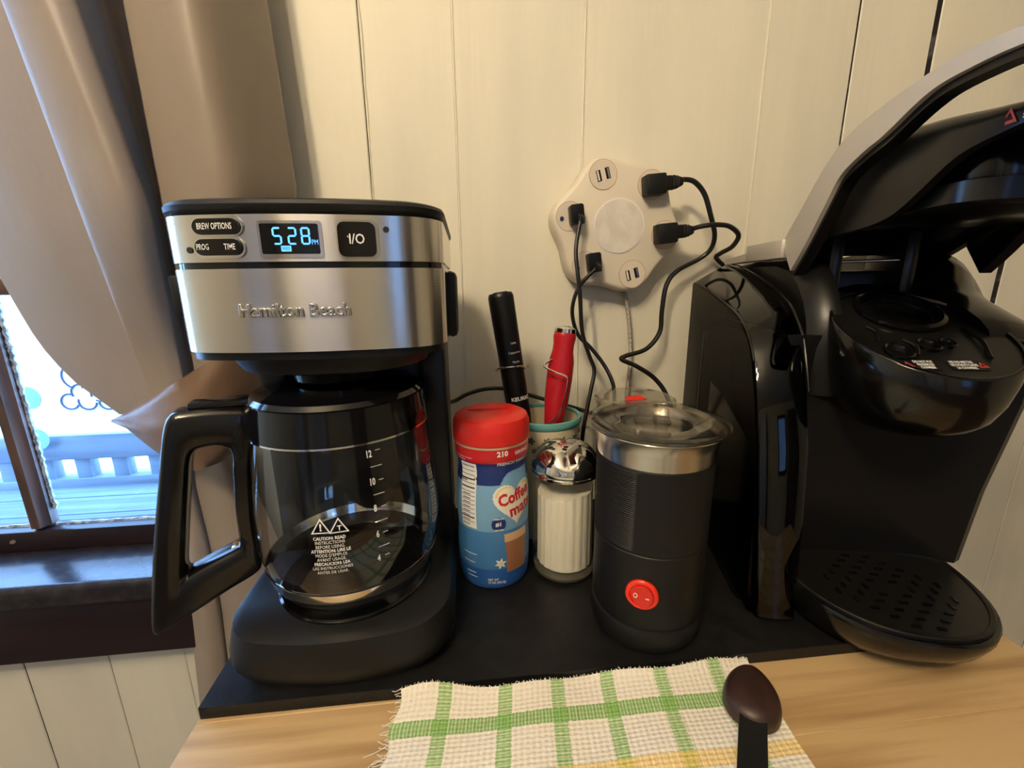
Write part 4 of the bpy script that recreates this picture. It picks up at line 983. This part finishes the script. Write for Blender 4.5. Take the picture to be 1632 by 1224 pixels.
def tin(t):
    P = [(v, z) for u, v, z in tsec(t, 0)][:-1]; P = [(v+.006, min(z-.004, .262)) for v, z in P]
    u = tsec(t, 0)[3][0]
    return [(u, v, max(z, .018)) for v, z in P]+[(u, .21, .018)]
B_('tank_liner', loft([tin(.07), tin(.5), tin(.95)]), m_smoke2, tank, smooth=28)
B_('tank_seam', tube([Vector(tsec(1, 0)[i])+Vector((.0008, -.0005, .0005)) for i in range(4, 13)], .0012, 8, 4), m_blkg, tank)
lidl = [Vector(tsec(0.02, .0006)[i]) for i in range(5, 13)]
B_('tank_seam', tube(lidl, .0009, 8, 4), m_blkg, tank)
# inner neck of the tank and filter holder seen through the smoke
B_('tank_back', box(-.126, -.080, .150, .153, .02, .25, .001), m_brewm, tank)
B_('float_housing', loft([[(x, y, z) for x, y in rr(.015, .018, .010, 4, -.104, .175)] for z in (.02, .245)]), m_brewm, tank)
B_('tank_foot', loft([[(x, y, z) for x, y in rr(.0255, .122, .012, 4, -.1000, .095)] for z in (BT+.0003, .0145)]), m_brew)
B_('water_valve', lathe([(.0005, .016), (.016, .016), (.017, .022), (.012, .028), (.006, .05), (.0005, .05)], -.100, .03, 24), mat('clear_grey', (.35, .35, .35), .4), tank)

# ================================================================== TOWEL
A_, B2, C_ = onz(640, 1112, .004), onz(1190, 1056, .004), onz(1300, 1224, .004)
D_ = onz(606, 1224, .004)
A_ = Vector((A_.x, .2685, 0)); B2 = Vector((B2.x, .2655, 0))
ex_ = (B2-A_); ey = Vector((D_.x-A_.x, D_.y-A_.y, 0)); ey = ey/ey.length*.20
ey2 = Vector((C_.x-B2.x, C_.y-B2.y, 0)); ey2 = ey2/ey2.length*.20
TL = ex_.length
def tpt(u, v):               # u across, v towards the viewer, 0..1
    p = A_.lerp(B2, u); e = ey.lerp(ey2, u); q = p+e*v
    curl = .0075*math.exp(-v*20)*(1+.35*math.sin(u*9+1)+.25*math.sin(u*23))
    h = .0012+.0016*(math.sin(u*19+v*5)+1)*.5+.0010*(math.sin(v*31+u*8)+1)*.5+curl*.9
    h += .0006*math.sin(u*260)*math.sin(v*330)*.5+.0003
    q.z = h; q.y += -.0005+.0018*math.sin(u*14+.6)*math.exp(-v*14); q.x += .0018*math.sin(v*40)*math.exp(-u*20)
    return q
nu, nv = 150, 170
bm = bmesh.new(); uvv = [[bm.verts.new(tpt(i/nu, j/nv)) for i in range(nu+1)] for j in range(nv+1)]
TH = .0012
for j in range(nv):
    for i in range(nu): bm.faces.new((uvv[j][i], uvv[j+1][i], uvv[j+1][i+1], uvv[j][i+1]))
uvl = bm.loops.layers.uv.new('uv')
ix = {v: (i/nu, j/nv) for j, r_ in enumerate(uvv) for i, v in enumerate(r_)}
for f in bm.faces:
    for l in f.loops: l[uvl].uv = ix[l.vert]
def towel_mat():
    M = mat('waffle_towel', (.74, .70, .60), .95); nt = M.node_tree; b = nt.nodes['Principled BSDF']; N = nt.nodes; Lk = nt.links
    uv = N.new('ShaderNodeUVMap'); sp = N.new('ShaderNodeSeparateXYZ'); Lk.new(uv.outputs[0], sp.inputs[0])
    nz = N.new('ShaderNodeTexNoise'); nz.inputs['Scale'].default_value = 160; nz.inputs['Detail'].default_value = 2; Lk.new(uv.outputs[0], nz.inputs[0])
    def math_(op, a, b_=None, c=None):
        n = N.new('ShaderNodeMath'); n.operation = op
        for k, q in enumerate((a, b_, c)):
            if q is None: continue
            if isinstance(q, (int, float)): n.inputs[k].default_value = q
            else: Lk.new(q, n.inputs[k])
        return n.outputs[0]
    def stripe(co, centres, hw):
        tot = None
        wob = math_('MULTIPLY', math_('SUBTRACT', nz.outputs[0], .5), .010)
        cc = math_('ADD', co, wob)
        for c in centres:
            d = math_('ABSOLUTE', math_('SUBTRACT', cc, c)); s_ = math_('LESS_THAN', d, hw); tot = s_ if tot is None else math_('MAXIMUM', tot, s_)
        return tot
    U, V = sp.outputs[0], sp.outputs[1]
    gu = stripe(U, STU, .0185); gv = stripe(V, STV, .026); yv = stripe(V, YEV, .024)
    weave = math_('GREATER_THAN', math_('SINE', math_('MULTIPLY', V, 620)), -.35); weaveu = math_('GREATER_THAN', math_('SINE', math_('MULTIPLY', U, 700)), -.5)
    base = N.new('ShaderNodeRGB'); base.outputs[0].default_value = (.76, .72, .63, 1)
    def mix(f, a, col, s_=1):
        n = N.new('ShaderNodeMix'); n.data_type = 'RGBA'; Lk.new(math_('MULTIPLY', f, s_), n.inputs[0]); Lk.new(a, n.inputs[6]); n.inputs[7].default_value = (*col, 1); return n.outputs[2]
    c = mix(math_('MULTIPLY', gu, math_('MAXIMUM', weave, .45)), base.outputs[0], (.20, .42, .10), .85)
    c = mix(math_('MULTIPLY', yv, math_('MAXIMUM', weaveu, .45)), c, (.78, .52, .10), .75)
    c = mix(math_('MULTIPLY', gv, math_('MAXIMUM', weaveu, .5)), c, (.17, .38, .08), .9)
    # waffle weave shading comes from a bump
    wf = math_('ADD', math_('SINE', math_('MULTIPLY', U, 420)), math_('SINE', math_('MULTIPLY', V, 400)))
    wf = math_('ADD', wf, math_('MULTIPLY', nz.outputs[0], 2.5))
    bp = N.new('ShaderNodeBump'); bp.inputs['Strength'].default_value = .4; bp.inputs['Distance'].default_value = .0007; Lk.new(wf, bp.inputs['Height']); Lk.new(bp.outputs[0], b.inputs['Normal'])
    Lk.new(c, b.inputs['Base Color']); return M
STU = [.122, .285, .43, .572, .725, .89]; STV = [.125, .85]; YEV = [.315]
tw = tag(obj('dish_towel', bm, towel_mat(), smooth=80), 'white waffle dish towel with green and yellow stripes and frayed edges', 'towel')
INV[tw.name] = Matrix()
fr_ = []
def strand(p, d, L):
    q = Vector(p); P = [q]
    for k in range(3):
        q = q+Vector((d.x+random.uniform(-.5, .5), d.y+random.uniform(-.5, .5), random.uniform(-.35, .35)))*L/3; q.z = max(q.z, .0006); P.append(q)
    return tube(P, .00028, 4, 2)
for i in range(170):
    u = i/169+random.uniform(-.003, .003); p = tpt(min(max(u, 0), 1), 0); fr_.append(strand(p, Vector((random.uniform(-.3, .3), .5, .5)), random.uniform(.0012, .0032)))
for i in range(110):
    v = i/109; p = tpt(0, v); k = 1.8 if .16 < v < .36 else 1
    fr_.append(strand(p, Vector((-.9, random.uniform(-.6, .4), 0)), random.uniform(.003, .008)*k))
for i in range(40):
    p = tpt(1-random.uniform(0, .04), random.uniform(0, .02)); fr_.append(strand(p, Vector((.3, .6, .5)), random.uniform(.003, .006)))
fo = obj('frayed_fringe', join(*fr_), mat('towel_thread', (.76, .72, .62), .95), tw, kind='stuff')

# ================================================================== COFFEE SCOOP
m_scoop = mat('brown_scoop', (.024, .011, .009), .42, noise=((80, 80, 80), (.034, .014, .011), 3, .4, .6))
Tz = .0075
s0, s1 = onz(1195, 1075, Tz), onz(1198, 1166, Tz); s2 = onz(1197, 1260, Tz)
scp = thing('coffee_scoop', 'dark brown coffee scoop with black handle lying face down on the towel', 'scoop', (s0+s1)/2)
yd = (s0-s1).normalized(); xd = yd.cross(Vector((0, 0, 1))); Ls_ = (s0-s1).length
Msc = Matrix((xd, yd, Vector((0, 0, 1)))).transposed().to_4x4(); Msc.translation = Vector((s1.x, s1.y, Tz))
def so_(s, z, dy=0):
    P = []
    for i in range(44):
        a = 2*PI*i/44; y = Ls_*(.50+.52*math.sin(a)); t = .5+.5*math.sin(a)
        w = .0212*(1-.34*t**1.5)
        P.append((math.cos(a)*w*s, Ls_*.48+(y-Ls_*.48)*s+dy, z))
    return P
obj('scoop_bowl', move(loft([so_(.93, .0008), so_(1.0, .0006), so_(1.0, .0025), so_(.985, .006), so_(.94, .0095), so_(.84, .0120), so_(.62, .0138), so_(.32, .0146), so_(.05, .0148)]), Msc), m_scoop, scp, smooth=70)
hv = (s2-s1); hv.z = 0; hv.normalize()
Mh = frame(s1+Vector((0, 0, .003)), Vector((0, 0, 1)).cross(hv), Vector((0, 0, 1)))
obj('scoop_handle', move(bevel(loft([[(-.0085, y, z), (.0085, y, z), (.0085, y, z+.003), (-.0085, y, z+.003)] for y, z in ((.006, .004), (-.004, .002), (-.03, .001), (-.10, .0005))]), .0008, 2, 50), Mh), m_blkm, scp, label='flat black handle')
